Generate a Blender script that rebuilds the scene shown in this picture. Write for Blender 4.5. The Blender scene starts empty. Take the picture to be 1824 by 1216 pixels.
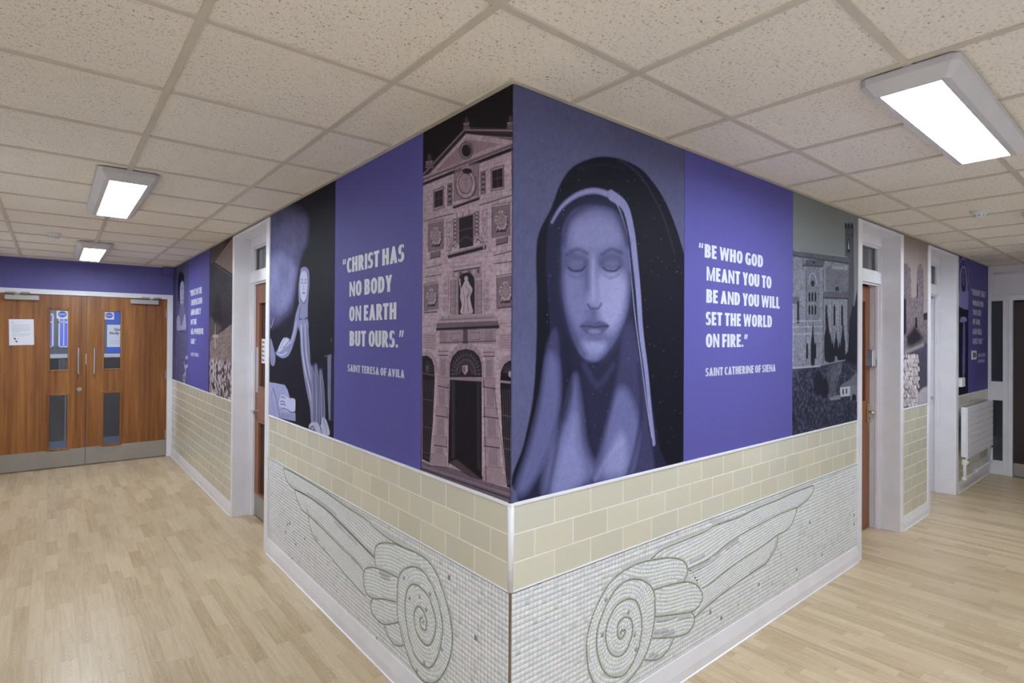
import bpy, bmesh, math, random
import numpy as np
from mathutils import Vector, Matrix
random.seed(7); RNG = np.random.RandomState(11)
SC = bpy.context.scene
COL = SC.collection
PI = math.pi

# ------------------------------------------------------------------ camera
F_PX, TH, PIT, ROL = 989.44, math.radians(50.348), math.radians(.3036), math.radians(.362)
DCAM, EYE, HC = 1.95, 1.6002, 2.4934          # distance to the corner, eye height, ceiling height
fw = np.array([math.cos(TH), math.sin(TH), 0.]); rt = np.array([math.sin(TH), -math.cos(TH), 0.]); up = np.array([0, 0, 1.])
CAM = -DCAM * fw; CAM[2] = EYE
f2 = fw * math.cos(PIT) + up * math.sin(PIT); u2 = up * math.cos(PIT) - fw * math.sin(PIT)
r3 = rt * math.cos(ROL) + u2 * math.sin(ROL); u3 = u2 * math.cos(ROL) - rt * math.sin(ROL)
cd = bpy.data.cameras.new('camera'); co = bpy.data.objects.new('camera', cd); COL.objects.link(co)
cd.sensor_width = 36.; cd.lens = F_PX / 1824 * 36; cd.shift_y = -12.414 / 1824; cd.clip_start = .01
co.matrix_world = Matrix(((r3[0], u3[0], -f2[0], CAM[0]), (r3[1], u3[1], -f2[1], CAM[1]), (r3[2], u3[2], -f2[2], CAM[2]), (0, 0, 0, 1)))
SC.camera = co

def on_wall(side, P):
    """measured points of a picture or mosaic on the left (x=0) or right (y=0) wall -> (distance along wall, height)"""
    P = np.asarray(P, float)
    d = f2[None] + r3[None] * (P[:, 0:1] - 912) / F_PX + u3[None] * (595.586 - P[:, 1:2]) / F_PX
    i, j = (0, 1) if side == 'L' else (1, 0)
    t = -CAM[i] / d[:, i]
    return np.stack([CAM[j] + d[:, j] * t, CAM[2] + d[:, 2] * t], 1)

# ------------------------------------------------------------------ helpers
def lin(c):
    return tuple(((v / 255) / 12.92 if v <= 10.3 else ((v / 255 + .055) / 1.055) ** 2.4) for v in c)

def props(o, label=None, cat=None, group=None, kind=None):
    if label: o['label'] = label
    if cat: o['category'] = cat
    if group: o['group'] = group
    if kind: o['kind'] = kind
    return o

def empty(name, loc=(0, 0, 0), rz=0, **k):
    o = bpy.data.objects.new(name, None); COL.objects.link(o); o.location = loc; o.rotation_euler = (0, 0, rz)
    o.empty_display_size = .1
    return props(o, **k)

class MB:
    """collects boxes, prisms and tubes, builds ONE mesh object"""
    def __init__(s): s.v = []; s.f = []; s.mi = []; s.m = 0
    def add(s, vs, fs):
        b = len(s.v); s.v += [tuple(v) for v in vs]
        for f in fs: s.f.append([b + i for i in f]); s.mi.append(s.m)
    def box(s, x0, x1, y0, y1, z0, z1):
        x0, x1 = sorted((x0, x1)); y0, y1 = sorted((y0, y1)); z0, z1 = sorted((z0, z1))
        s.add([(x0, y0, z0), (x1, y0, z0), (x1, y1, z0), (x0, y1, z0), (x0, y0, z1), (x1, y0, z1), (x1, y1, z1), (x0, y1, z1)],
              [(0, 3, 2, 1), (4, 5, 6, 7), (0, 1, 5, 4), (1, 2, 6, 5), (2, 3, 7, 6), (3, 0, 4, 7)]); return s
    def frustum(s, lo, hi, z0, z1):
        (a, b, c, d), (e, f, g, h) = lo, hi
        s.add([(a, c, z0), (b, c, z0), (b, d, z0), (a, d, z0), (e, g, z1), (f, g, z1), (f, h, z1), (e, h, z1)],
              [(0, 3, 2, 1), (4, 5, 6, 7), (0, 1, 5, 4), (1, 2, 6, 5), (2, 3, 7, 6), (3, 0, 4, 7)]); return s
    def tube(s, pts, r, n=12, cap=True):
        pts = [Vector(p) for p in pts]; rs = r if isinstance(r, (list, tuple)) else [r] * len(pts)
        b = len(s.v); nrm = None
        for i, p in enumerate(pts):
            t = (pts[min(i + 1, len(pts) - 1)] - pts[max(i - 1, 0)]).normalized()
            if nrm is None:
                nrm = t.orthogonal().normalized()
            else:
                nrm = (nrm - t * nrm.dot(t)).normalized()
            bi = t.cross(nrm)
            for k in range(n):
                a = 2 * PI * k / n; s.v.append(tuple(p + (nrm * math.cos(a) + bi * math.sin(a)) * rs[i]))
        for i in range(len(pts) - 1):
            for k in range(n):
                s.f.append([b + i * n + k, b + i * n + (k + 1) % n, b + (i + 1) * n + (k + 1) % n, b + (i + 1) * n + k]); s.mi.append(s.m)
        if cap:
            s.f.append([b + k for k in range(n)][::-1]); s.mi.append(s.m)
            e = b + (len(pts) - 1) * n; s.f.append([e + k for k in range(n)]); s.mi.append(s.m)
        return s
    def extrude(s, prof, a, b, fn):
        """closed profile [(u,w)] swept from a to b; fn(t,u,w)->xyz"""
        n = len(prof); vs = [fn(a, u, w) for u, w in prof] + [fn(b, u, w) for u, w in prof]
        fs = [[i, (i + 1) % n, n + (i + 1) % n, n + i] for i in range(n)] + [list(range(n))[::-1], list(range(n, 2 * n))]
        s.add(vs, fs); return s
    def build(s, name, mats, parent=None, bevel=0, smooth=False, **k):
        me = bpy.data.meshes.new(name); me.from_pydata(s.v, [], s.f); me.update()
        mats = mats if isinstance(mats, (list, tuple)) else [mats]
        for m in mats: me.materials.append(m)
        if len(mats) > 1: me.polygons.foreach_set('material_index', s.mi)
        bm = bmesh.new(); bm.from_mesh(me); bmesh.ops.recalc_face_normals(bm, faces=bm.faces); bm.to_mesh(me); bm.free()
        if smooth: me.polygons.foreach_set('use_smooth', [True] * len(me.polygons))
        o = bpy.data.objects.new(name, me); COL.objects.link(o)
        if parent: o.parent = parent
        if bevel:
            md = o.modifiers.new('bevel', 'BEVEL'); md.width = bevel; md.segments = 2; md.limit_method = 'ANGLE'; md.angle_limit = .6
            md.harden_normals = False
        return props(o, **k)

def copy_tree(o, parent=None):
    c = o.copy(); COL.objects.link(c); c.parent = parent
    for ch in list(o.children): copy_tree(ch, c)
    return c

# ------------------------------------------------------------------ materials
class NT:
    def __init__(s, name):
        s.m = bpy.data.materials.new(name); s.m.use_nodes = True; s.t = s.m.node_tree; s.t.nodes.clear()
        s.out = s.t.nodes.new('ShaderNodeOutputMaterial'); s.b = s.t.nodes.new('ShaderNodeBsdfPrincipled')
        s.t.links.new(s.b.outputs[0], s.out.inputs[0])
    def n(s, typ, **k):
        nd = s.t.nodes.new('ShaderNode' + typ)
        for a, b in k.items(): setattr(nd, a, b)
        return nd
    def put(s, sock, v):
        if isinstance(v, bpy.types.NodeSocket): s.t.links.new(v, sock)
        elif v is not None: sock.default_value = v
    def math(s, op, a, b=None, c=None, clamp=False):
        nd = s.n('Math', operation=op, use_clamp=clamp)
        for i, v in enumerate((a, b, c)): s.put(nd.inputs[i], v)
        return nd.outputs[0]
    def coords(s, kind='Object'): return s.n('TexCoord').outputs[kind]
    def sep(s, v):
        nd = s.n('SeparateXYZ'); s.put(nd.inputs[0], v); return nd.outputs
    def comb(s, x=0., y=0., z=0.):
        nd = s.n('CombineXYZ')
        for i, v in enumerate((x, y, z)): s.put(nd.inputs[i], v)
        return nd.outputs[0]
    def scale(s, v, sc):
        nd = s.n('VectorMath', operation='MULTIPLY'); s.put(nd.inputs[0], v); nd.inputs[1].default_value = sc; return nd.outputs[0]
    def noise(s, v, scale, detail=3, rough=.55, dist=0.):
        nd = s.n('TexNoise'); s.put(nd.inputs['Vector'], v); nd.inputs['Scale'].default_value = scale
        nd.inputs['Detail'].default_value = detail; nd.inputs['Roughness'].default_value = rough; nd.inputs['Distortion'].default_value = dist
        return nd.outputs[0]
    def white(s, v):
        nd = s.n('TexWhiteNoise', noise_dimensions='3D'); s.put(nd.inputs['Vector'], v); return nd.outputs[0]
    def ramp(s, f, stops):
        nd = s.n('ValToRGB'); s.put(nd.inputs[0], f); e = nd.color_ramp.elements
        while len(e) < len(stops): e.new(.5)
        for i, (p, c) in enumerate(stops): e[i].position = p; e[i].color = (*c, 1)
        return nd.outputs[0]
    def mix(s, f, a, b, mode='MIX'):
        nd = s.n('Mix', data_type='RGBA', blend_type=mode); s.put(nd.inputs[0], f)
        for i, v in ((6, a), (7, b)):
            s.put(nd.inputs[i], (*v, 1) if isinstance(v, tuple) and len(v) == 3 else v)
        return nd.outputs[2]
    def bump(s, h, st=.3, d=.001):
        nd = s.n('Bump'); nd.inputs['Strength'].default_value = st; nd.inputs['Distance'].default_value = d; s.put(nd.inputs['Height'], h)
        s.t.links.new(nd.outputs[0], s.b.inputs['Normal'])
    def base(s, v, rough=.5, metal=0., spec=.5, coat=0.):
        s.put(s.b.inputs['Base Color'], (*v, 1) if isinstance(v, tuple) else v)
        s.put(s.b.inputs['Roughness'], rough); s.b.inputs['Metallic'].default_value = metal
        s.b.inputs['Specular IOR Level'].default_value = spec; s.b.inputs['Coat Weight'].default_value = coat
        return s

def paint(name, c, rough=.45, spec=.5, metal=0., var=.04, vs=6., bump=0.):
    m = NT(name); co_ = m.coords()
    nz = m.noise(co_, vs, 4)
    lo = tuple(max(0, x * (1 - var)) for x in c); hi = tuple(x * (1 + var) for x in c)
    m.base(m.ramp(nz, [(.3, lo), (.7, hi)]), rough, metal, spec)
    if bump: m.bump(m.noise(co_, 160, 2), bump, .0006)
    return m.m

M = {}
M['white'] = paint('white gloss paint', lin((231, 231, 239)), .28)
M['wallwhite'] = paint('white wall paint', lin((236, 234, 232)), .6)
M['tee'] = paint('ceiling grid metal', lin((206, 198, 184)), .45)
M['purple'] = paint('purple wall paint', lin((94, 90, 156)), .55, bump=.15)
M['steel'] = paint('satin steel', lin((158, 154, 148)), .38, metal=.35, var=.08, vs=3)
M['chrome'] = paint('bright steel', lin((205, 205, 210)), .2, metal=.9)
M['silver'] = paint('silver plastic', lin((176, 172, 166)), .4, metal=.3)
M['brass'] = paint('brass', lin((190, 165, 110)), .3, metal=.8)
M['dark'] = paint('painted shadow strip', lin((28, 26, 30)), .6)
M['plastic'] = paint('white plastic', lin((225, 225, 225)), .35)
M['fixture'] = paint('light housing', lin((206, 204, 208)), .4)
M['paper'] = paint('paper', lin((228, 228, 238)), .7)
M['ink'] = paint('ink', lin((45, 45, 60)), .7)
M['bluesign'] = paint('blue sign print', lin((28, 80, 180)), .4)
M['grout'] = paint('pale grout', lin((196, 202, 206)), .85)
M['creamgrout'] = paint('cream grout', lin((228, 227, 220)), .8)
M['browntrim'] = paint('brown metal edge', lin((120, 104, 84)), .5)
M['brown_door'] = paint('dark brown door', lin((48, 32, 33)), .4)
M['text'] = paint('lettering print', lin((206, 210, 224)), .5, var=.01)
M['smalltext'] = paint('grey lettering print', lin((190, 194, 215)), .5, var=.01)

def glass(name, c=(.9, .93, .95), rough=.02):
    m = NT(name); m.base(c, rough); m.b.inputs['Transmission Weight'].default_value = 1.; m.b.inputs['IOR'].default_value = 1.45
    return m.m
M['glass'] = glass('clear glass')
m = NT('wired glass'); g = m.sep(m.coords())
wx = m.math('LESS_THAN', m.math('FRACT', m.math('MULTIPLY', g[0], 80.)), .06)
wz = m.math('LESS_THAN', m.math('FRACT', m.math('MULTIPLY', g[2], 80.)), .06)
w = m.math('MAXIMUM', wx, wz)
m.base(m.mix(w, lin((235, 238, 242)), lin((70, 75, 85))), .05)
m.put(m.b.inputs['Transmission Weight'], m.math('SUBTRACT', 1., w)); M['wired'] = m.m
m = NT('dark glass'); m.base(lin((60, 64, 70)), .08, spec=.8); M['darkglass'] = m.m

# lamp diffuser
m = NT('lit diffuser'); m.base((.9, .9, .9), .4)
m.b.inputs['Emission Color'].default_value = (.83, .912, 1., 1); m.b.inputs['Emission Strength'].default_value = 50.
M['lamp'] = m.m

def vcol(name, rough=.45, spec=.4, coat=0., bump=0.):
    m = NT(name); a = m.n('Attribute', attribute_name='print'); m.base(a.outputs['Color'], rough, 0, spec, coat)
    if bump: m.bump(m.noise(m.coords(), 400, 2), bump, .0004)
    return m.m
M['print'] = vcol('printed vinyl', .62, .12)
M['tess'] = vcol('glass mosaic tile', .22, .5)

# wood veneer for doors (grain runs up the leaf)
def veneer(name, c1, c2, c3, rough=.35):
    m = NT(name); v = m.coords()
    a = m.noise(m.scale(v, (26, 26, .9)), 1., 5, .6, .4); b = m.noise(m.scale(v, (160, 160, 4)), 1., 3, .6)
    w = m.noise(m.scale(v, (5, 5, .35)), 1., 2)
    base = m.ramp(m.math('ADD', m.math('MULTIPLY', a, .6), m.math('MULTIPLY', w, .4)), [(.36, c1), (.5, c2), (.64, c3)])
    m.base(m.mix(m.math('MULTIPLY', b, .22), base, tuple(x * .45 for x in c1)), rough); m.bump(b, .12, .0004)
    return m.m
M['veneer'] = veneer('brown wood veneer', lin((112, 66, 28)), lin((146, 92, 42)), lin((174, 118, 60)))
M['veneer2'] = veneer('red brown wood veneer', lin((122, 66, 36)), lin((142, 84, 50)), lin((158, 98, 62)))

# floor: narrow oak strips running along y
m = NT('oak strip floor'); g = m.sep(m.coords())
row = m.math('FLOOR', m.math('DIVIDE', g[0], .0665)); ro = m.white(m.comb(row, 3., 1.))
yy = m.math('ADD', g[1], m.math('MULTIPLY', ro, 7.)); L = m.math('ADD', .34, m.math('MULTIPLY', m.white(m.comb(row, 9., 4.)), .12))
seg = m.math('FLOOR', m.math('DIVIDE', yy, L)); rnd = m.white(m.comb(row, seg, 0.)); rnd2 = m.white(m.comb(row, seg, 5.))
lx = m.math('SUBTRACT', m.math('FRACT', m.math('DIVIDE', g[0], .0665)), .5)
ly = m.math('SUBTRACT', m.math('FRACT', m.math('DIVIDE', yy, L)), .5)
off = m.math('MULTIPLY', rnd, 37.)
gv = m.comb(m.math('ADD', m.math('MULTIPLY', g[0], 60.), off), m.math('ADD', m.math('MULTIPLY', g[1], 3.2), off), off)
grain = m.noise(gv, 1., 5, .62, .6)
# cathedral figure: ellipse-like rings centred in each strip
lx2 = m.math('ADD', lx, m.math('MULTIPLY', m.math('SUBTRACT', rnd2, .5), .5))
rr = m.math('SQRT', m.math('ADD', m.math('POWER', m.math('MULTIPLY', lx2, 1.), 2.), m.math('POWER', m.math('MULTIPLY', m.math('ADD', ly, m.math('SUBTRACT', rnd, .5)), .55), 2.)))
ring = m.math('SINE', m.math('ADD', m.math('MULTIPLY', rr, 95.), m.math('MULTIPLY', grain, 16.)))
ringm = m.math('MULTIPLY', m.math('ADD', m.math('MULTIPLY', ring, .5), .5), .35)
val = m.math('ADD', m.math('MULTIPLY', rnd, .23), m.math('ADD', m.math('MULTIPLY', grain, .62), m.math('MULTIPLY', ringm, .34)))
colr = m.ramp(val, [(.28, lin((170, 146, 113))), (.5, lin((199, 178, 146))), (.76, lin((216, 199, 169)))])
ex = m.math('GREATER_THAN', m.math('ABSOLUTE', lx), .488); ey = m.math('GREATER_THAN', m.math('ABSOLUTE', ly), .4965)
colr = m.mix(m.math('MULTIPLY', m.math('MAXIMUM', ex, ey), .22), colr, lin((128, 108, 80)))
# warm/cool wear in large patches
wear = m.noise(m.coords(), .9, 3)
colr = m.mix(m.math('MULTIPLY', wear, .22), colr, lin((196, 180, 146)))
m.base(colr, m.math('ADD', .25, m.math('MULTIPLY', m.noise(m.coords(), 5., 3), .16)), spec=.45); m.bump(grain, .06, .0005)
M['floor'] = m.m

# ceiling tile with fissures, the shade in their holes darkened into the colour
m = NT('fissured ceiling tile'); g0 = m.coords(); g = m.sep(g0)
tid = m.comb(m.math('FLOOR', m.math('DIVIDE', m.math('SUBTRACT', g[0], .275), .6)), m.math('FLOOR', m.math('DIVIDE', m.math('ADD', g[1], .329), .6)), 0.)
tr_ = m.white(tid)
wob = m.noise(m.scale(g0, (60, 60, 1)), 1., 2)
fx = m.math('ADD', m.math('MULTIPLY', g[0], 300.), m.math('MULTIPLY', wob, 9.)); fy = m.math('ADD', m.math('MULTIPLY', g[1], 66.), m.math('MULTIPLY', tr_, 90.))
n1 = m.noise(m.comb(fx, fy, 0.), 1., 1.5, .5)
fis = m.math('MULTIPLY', m.math('SUBTRACT', n1, .612), 20., clamp=True)
dens = m.noise(m.scale(g0, (9, 9, 1)), 1., 2)
fis = m.math('MULTIPLY', fis, m.math('MULTIPLY', m.math('SUBTRACT', dens, .2), 3.2, clamp=True))
n2 = m.noise(m.scale(g0, (330, 330, 1)), 1., 1)
pin = m.math('MULTIPLY', m.math('SUBTRACT', n2, .655), 14., clamp=True)
hole = m.math('MAXIMUM', fis, m.math('MULTIPLY', pin, .6))
tone = m.mix(m.math('MULTIPLY', tr_, .35), lin((242, 235, 224)), lin((236, 228, 216)))
m.base(m.mix(m.math('MULTIPLY', hole, .75), tone, lin((122, 113, 100))), .9, spec=.2); m.bump(m.math('SUBTRACT', 1., hole), .5, .0015)
M['tile'] = m.m

# cream wall tile, per-tile tone comes from the 'print' attribute
m = NT('cream glazed tile'); a = m.n('Attribute', attribute_name='print')
m.base(a.outputs['Color'], .16, spec=.5); m.bump(m.noise(m.coords(), 14., 2), .05, .002); M['cream'] = m.m
# ================================================================== room shell
def W(side, s, off, z):            # s along the wall, off towards the corridor
    return (-off, s, z) if side == 'L' else (s, -off, z)
def wbox(mb, side, s0, s1, o0, o1, z0, z1):
    a = W(side, s0, o0, z0); b = W(side, s1, o1, z1)
    return mb.box(a[0], b[0], a[1], b[1], z0, z1)

CW, XE, YE = 1.87, 7.48, 7.10       # corridor width, ends of the two corridors
L_OPEN = [(2.87, 3.84)]
R_OPEN = [(3.30, 4.19), (5.03, 5.97)]
L_SEG = [(0.24, 2.87), (3.84, YE + .24)]
R_SEG = [(0., 3.30), (4.19, 5.03), (5.97, XE + .24)]
HEAD = 2.468

def fbox(name, x0, x1, y0, y1, z0, z1, mat, **k):
    return MB().box(x0, x1, y0, y1, z0, z1).build(name, mat, **k)

mb = MB()
mb.add([(-CW, -CW, 0), (XE, -CW, 0), (XE, .24, 0), (.24, .24, 0), (.24, YE + .1, 0), (-CW, YE + .1, 0)], [(0, 1, 2, 3, 4, 5)])
mb.add([(-CW, -CW, -.05), (XE, -CW, -.05), (XE, .24, -.05), (.24, .24, -.05), (.24, YE + .1, -.05), (-CW, YE + .1, -.05)], [(5, 4, 3, 2, 1, 0)])
mb.build('floor', M['floor'], kind='structure')
mb = MB()
CT = HC + .007
mb.box(-CW, XE, -CW, 0, CT, CT + .02); mb.box(-CW, 0, 0, YE, CT, CT + .02)
mb.build('ceiling', M['tile'], kind='structure')
# exposed ceiling grid
mb = MB(); hw = .012
n = -4
for n in range(-3, 14):
    x = .275 + .6 * n
    if -CW < x < XE: mb.box(x - hw, x + hw, -CW, (YE if x < 0 else 0), HC, CT + .001)
for n in range(-2, 13):
    y = -.329 + .6 * n
    if -CW < y < YE: mb.box(-CW, (XE if y < 0 else 0), y - hw, y + hw, HC + .0008, CT + .001)
mb.build('trim_1', M['tee'], kind='structure')
mb = MB(); e = .024                       # perimeter angle
for s, seg in (('L', (-e, YE)), ('R', (0, XE))):
    wbox(mb, s, seg[0], seg[1], 0, e, HC - .001, CT)
mb.box(-CW, 0, YE - e, YE, HC - .001, CT); mb.box(XE - e, XE, -CW, 0, HC - .001, CT)
mb.build('trim_2', M['tee'], kind='structure')

for side, segs, ops, nm in (('L', L_SEG, L_OPEN, 'wall_left'), ('R', R_SEG, R_OPEN, 'wall_right')):
    mb = MB()
    for a, b in segs: wbox(mb, side, a, b, 0, -.24, 0, 2.6)
    for a, b in ops: wbox(mb, side, a, b, 0, -.24, HEAD, 2.6)
    mb.build(nm, M['purple'], kind='structure')
fbox('wall_back_left', -CW - .2, -CW, -CW - .2, YE + .24, 0, 2.6, M['wallwhite'], kind='structure')
fbox('wall_back_right', -CW, XE + .24, -CW - .2, -CW, 0, 2.6, M['wallwhite'], kind='structure')

# ------------------------------------------------------------------ left corridor end wall with its double doors
mb = MB(); mb.box(-CW, 0, YE, YE + .2, 2.135, 2.6); mb.box(-CW, -1.825, YE, YE + .2, 0, 2.135)
mb.build('wall_end_left', M['purple'], kind='structure')
mb = MB()
mb.box(-.064, .0, YE - .018, YE + .12, 0, 2.135); mb.box(-1.825, -1.762, YE - .018, YE + .12, 0, 2.135); mb.box(-1.762, -.064, YE - .018, YE + .12, 2.076, 2.135)
mb.box(-.078, -.064, YE + .07, YE + .12, 0, 2.076); mb.box(-1.762, -.078, YE + .07, YE + .12, 2.062, 2.076)
mb.build('trim_3', M['white'], kind='structure', bevel=.003)

YD = YE + .004
def double_leaf(name, x0, x1, ox0, ox1, hx, mirror):
    d = empty(name, ((x0 + x1) / 2, YD + .02, 0), kind='structure')
    loc = Vector(d.location)
    def put(o): o.location = -loc; o.parent = d; return o
    th = .044
    mb = MB()
    for a, b, c, e_ in ((x0, ox0, .012, 2.072), (ox1, x1, .012, 2.072), (ox0, ox1, .012, .225), (ox0, ox1, .875, 1.172), (ox0, ox1, 1.9, 2.072)):
        mb.box(a, b, YD, YD + th, c, e_)
    leaf = put(mb.build('door_leaf', M['veneer']))
    for z0, z1, gm in ((.225, .875, 'wired'), (1.172, 1.9, 'glass')):
        gl = put(MB().box(ox0, ox1, YD + .02, YD + .026, z0, z1).build('vision_pane', M[gm]))
        mb = MB(); w = .02; o = .006
        for a, b, c, e_ in ((ox0 - w, ox0 + .006, z0 - w, z1 + w), (ox1 - .006, ox1 + w, z0 - w, z1 + w), (ox0 + .006, ox1 - .006, z0 - w, z0 + .006), (ox0 + .006, ox1 - .006, z1 - .006, z1 + w)):
            mb.box(a, b, YD - o, YD + .02, c, e_)
        put(mb.build('glazing_bead', M['veneer'], bevel=.005))
    put(MB().box(x0 + .001, x1 - .001, YD - .002, YD, .014, .218).build('kick_plate', M['steel']))
    mb = MB(); mb.tube([(hx, YD - .045, 1.122), (hx, YD - .045, 1.44)], .0105, 14)
    for z in (1.15, 1.41): mb.tube([(hx, YD, z), (hx, YD - .045, z)], .008, 10)
    put(mb.build('pull_handle', M['chrome'], smooth=False))
    cx0, cx1 = (-1.663, -1.358) if mirror else (-.471, -.164)
    cl = put(MB().box(cx0, cx1, YD - .055, YD, 2.0, 2.058).build('door_closer', M['silver'], bevel=.008))
    ax = cx0 + (.11 if mirror else .22)
    mb = MB(); s = -1 if mirror else 1
    mb.box(ax - .02, ax + .02, YD - .05, YD - .02, 2.058, 2.07)
    mb.box(ax - .09, ax + .1, YD - .04, YD - .022, 2.07, 2.078); mb.box(ax - .1, ax - .01, YD - .05, YD - .036, 2.08, 2.09); mb.box(ax + .03, ax + .11, YD - .05, YD - .018, 2.08, 2.092)
    mb.build('closer_arm', M['steel'], cl)
    return d, put
dR, putR = double_leaf('door_1', -.911, -.067, -.743, -.566, -.834, False)
for z in (1.88, 1.08, .29):
    mb = MB(); mb.tube([(-.064, YD - .012, z - .05), (-.064, YD - .012, z + .05)], .0065, 10); mb.box(-.082, -.05, YD - .004, YD - .0015, z - .05, z + .05)
    putR(mb.build('hinge', M['steel']))
dL, putL = double_leaf('door_2', -1.759, -.917, -1.262, -1.086, -.99, True)
mb = MB(); mb.tube([(-.978, YD - .008, .934), (-.978, YD + .001, .934)], .026, 18); putL(mb.build('lock_escutcheon', M['steel']))
mb = MB(); mb.tube([(-.974, YD - .012, .938), (-.974, YD - .007, .938)], .009, 12); mb.box(-.978, -.970, YD - .012, YD - .007, .918, .94); putL(mb.build('lock_cylinder', M['chrome']))
putL(MB().box(-.9185, -.9125, YD - .001, YD + .03, 1.24, 1.36).build('strike_plate', M['chrome']))

# paper notice taped to the far left leaf
def sheet(name, x0, x1, y, z0, z1, lines, label, cat, rot=.03, marks=()):
    r = empty(name, ((x0 + x1) / 2, y, (z0 + z1) / 2), label=label, cat=cat)
    w, h = (x1 - x0) / 2, (z1 - z0) / 2
    p = MB().box(-w, w, -.0008, 0, -h, h).build('paper_sheet', M['paper'], r)
    mb = MB()
    for (a, b, zz, t) in lines: mb.box(-w + 2 * w * a, -w + 2 * w * b, -.0014, -.0008, h - 2 * h * zz - t, h - 2 * h * zz)
    for (a, zz, s) in marks: mb.box(-w + 2 * w * a, -w + 2 * w * a + s, -.0014, -.0008, h - 2 * h * zz - s, h - 2 * h * zz)
    mb.build('printed_lines', M['inkgrey'], p); r.rotation_euler = (0, rot, 0); return r
M['inkgrey'] = paint('grey print', lin((150, 150, 168)), .7)
nt = sheet('notice', -1.622, -1.404, YD - .003, 1.476, 1.776,
      [(.1, .2, .12, .006), (.12, .86, .22, .0025), (.12, .84, .27, .0025), (.12, .86, .33, .0025), (.12, .8, .38, .0025), (.12, .84, .43, .0025), (.12, .45, .48, .0025), (.12, .86, .56, .0025), (.12, .82, .61, .0025), (.12, .6, .66, .0025)],
      'white printed paper notice taped to the left wooden double door', 'notice', -.02)
mb = MB()
for cx, cz in ((-.06, -.075), (-.047, -.105)):
    mb.add([(cx - .012, -.0016, cz + .004), (cx + .004, -.0016, cz - .014), (cx + .013, -.0016, cz - .004), (cx - .002, -.0016, cz + .010)], [(0, 1, 2, 3)])
mb.add([(-.036, -.0016, -.08), (-.032, -.0016, -.07), (-.028, -.0016, -.082)], [(0, 1, 2)])
mb.build('printed_marks', M['ink'], nt)

def text_mesh(name, body, w, mat, parent, loc, rot=(PI / 2, 0, 0), h=None, offset=.02):
    c = bpy.data.curves.new(name, 'FONT'); c.body = body; c.offset = offset; c.resolution_u = 3; c.align_x = 'CENTER'
    o = bpy.data.objects.new('tmp', c); COL.objects.link(o); bpy.context.view_layer.update()
    me = bpy.data.meshes.new_from_object(o.evaluated_get(bpy.context.evaluated_depsgraph_get())); bpy.data.objects.remove(o)
    co_ = np.zeros(len(me.vertices) * 3); me.vertices.foreach_get('co', co_); co_ = co_.reshape(-1, 3)
    lo, hi = co_.min(0), co_.max(0); co_ -= (lo + hi) / 2
    sx = w / (hi[0] - lo[0]); sy = (h / (hi[1] - lo[1])) if h else sx
    co_[:, 0] *= sx; co_[:, 1] *= sy; me.vertices.foreach_set('co', co_.ravel()); me.update()
    me.materials.clear(); me.materials.append(mat)
    o = bpy.data.objects.new(name, me); COL.objects.link(o); o.parent = parent; o.location = loc; o.rotation_euler = rot
    return o

def fire_sticker(cx, cz, w, label):
    r = empty('sign', (cx, YD + .019, cz), label=label, cat='sign', group='fire door stickers on the glass')
    MB().box(-w / 2, w / 2, -.0008, 0, -w / 2, w / 2).build('sticker_backing', M['paper'], r)
    mb = MB(); n = 28; q = w * .38
    mb.add([(q * math.cos(2 * PI * i / n), -.0012, q * math.sin(2 * PI * i / n) * .9) for i in range(n)], [list(range(n))])
    e_ = w * .44; t = w * .012
    mb.build('blue_disc', M['bluesign'], r)
    mb = MB()
    for a, b, c, d in ((-e_, e_, e_ - t, e_), (-e_, -e_ + t, -e_, e_), (e_ - t, e_, -e_, e_), (-e_, -e_ * .2, -e_, -e_ + t * 3)): mb.box(a, b, -.0013, -.0008, c, d)
    mb.build('sticker_border', M['inkgrey'], r)
    text_mesh('lettering', 'FIRE DOOR\nKEEP SHUT', w * .6, M['paper'], r, (0, -.0018, 0), h=w * .24)
fire_sticker(-1.147, 1.845, .108, 'white square sticker with blue disc, on the glass of the left double door')
fire_sticker(-.688, 1.845, .1, 'white square sticker with blue disc, on the glass of the right double door')

# boxed-in trunking in the upper corner beside the double doors
fbox('trim_4', -.125, 0, YE - .1, YE, 2.4, HC, M['purple'], kind='structure')

# ------------------------------------------------------------------ study room behind the double doors
R0, R1, RB = -2.6, 1.4, 9.6
M['roomgrey'] = paint('dusky grey wall', lin((92, 98, 112)), .6)
M['blueboard'] = paint('blue felt board', lin((40, 92, 205)), .8)
M['slate'] = paint('slate grey panel', lin((70, 78, 92)), .5)
M['dusk'] = (lambda m: (m.b.inputs['Emission Color'].__setattr__('default_value', (.12, .2, .95, 1)), m.b.inputs['Emission Strength'].__setattr__('default_value', .5), m.base(lin((40, 60, 160)), .3), m.m)[3])(NT('dusk seen through window'))
M['carpet'] = paint('blue grey carpet', lin((108, 124, 158)), .5)
fbox('floor_study', R0, R1, YE + .1, RB, -.05, 0, M['carpet'], kind='structure')
fbox('ceiling_study', R0, R1, YE + .2, RB, 2.6, 2.65, M['wallwhite'], kind='structure')
fbox('wall_study_back', R0, R1, RB, RB + .1, 0, 2.6, M['roomgrey'], kind='structure')
fbox('wall_study_left', R0 - .1, R0, YE + .2, RB, 0, 2.6, M['roomgrey'], kind='structure')
fbox('wall_study_right', R1, R1 + .1, YE + .2, RB, 0, 2.6, M['roomgrey'], kind='structure')
mb = MB(); mb.box(R0, -CW, YE, YE + .2, 0, 2.6); mb.box(.24, R1, YE + .0, YE + .2, 0, 2.6); mb.build('wall_study_front', M['roomgrey'], kind='structure')
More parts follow.
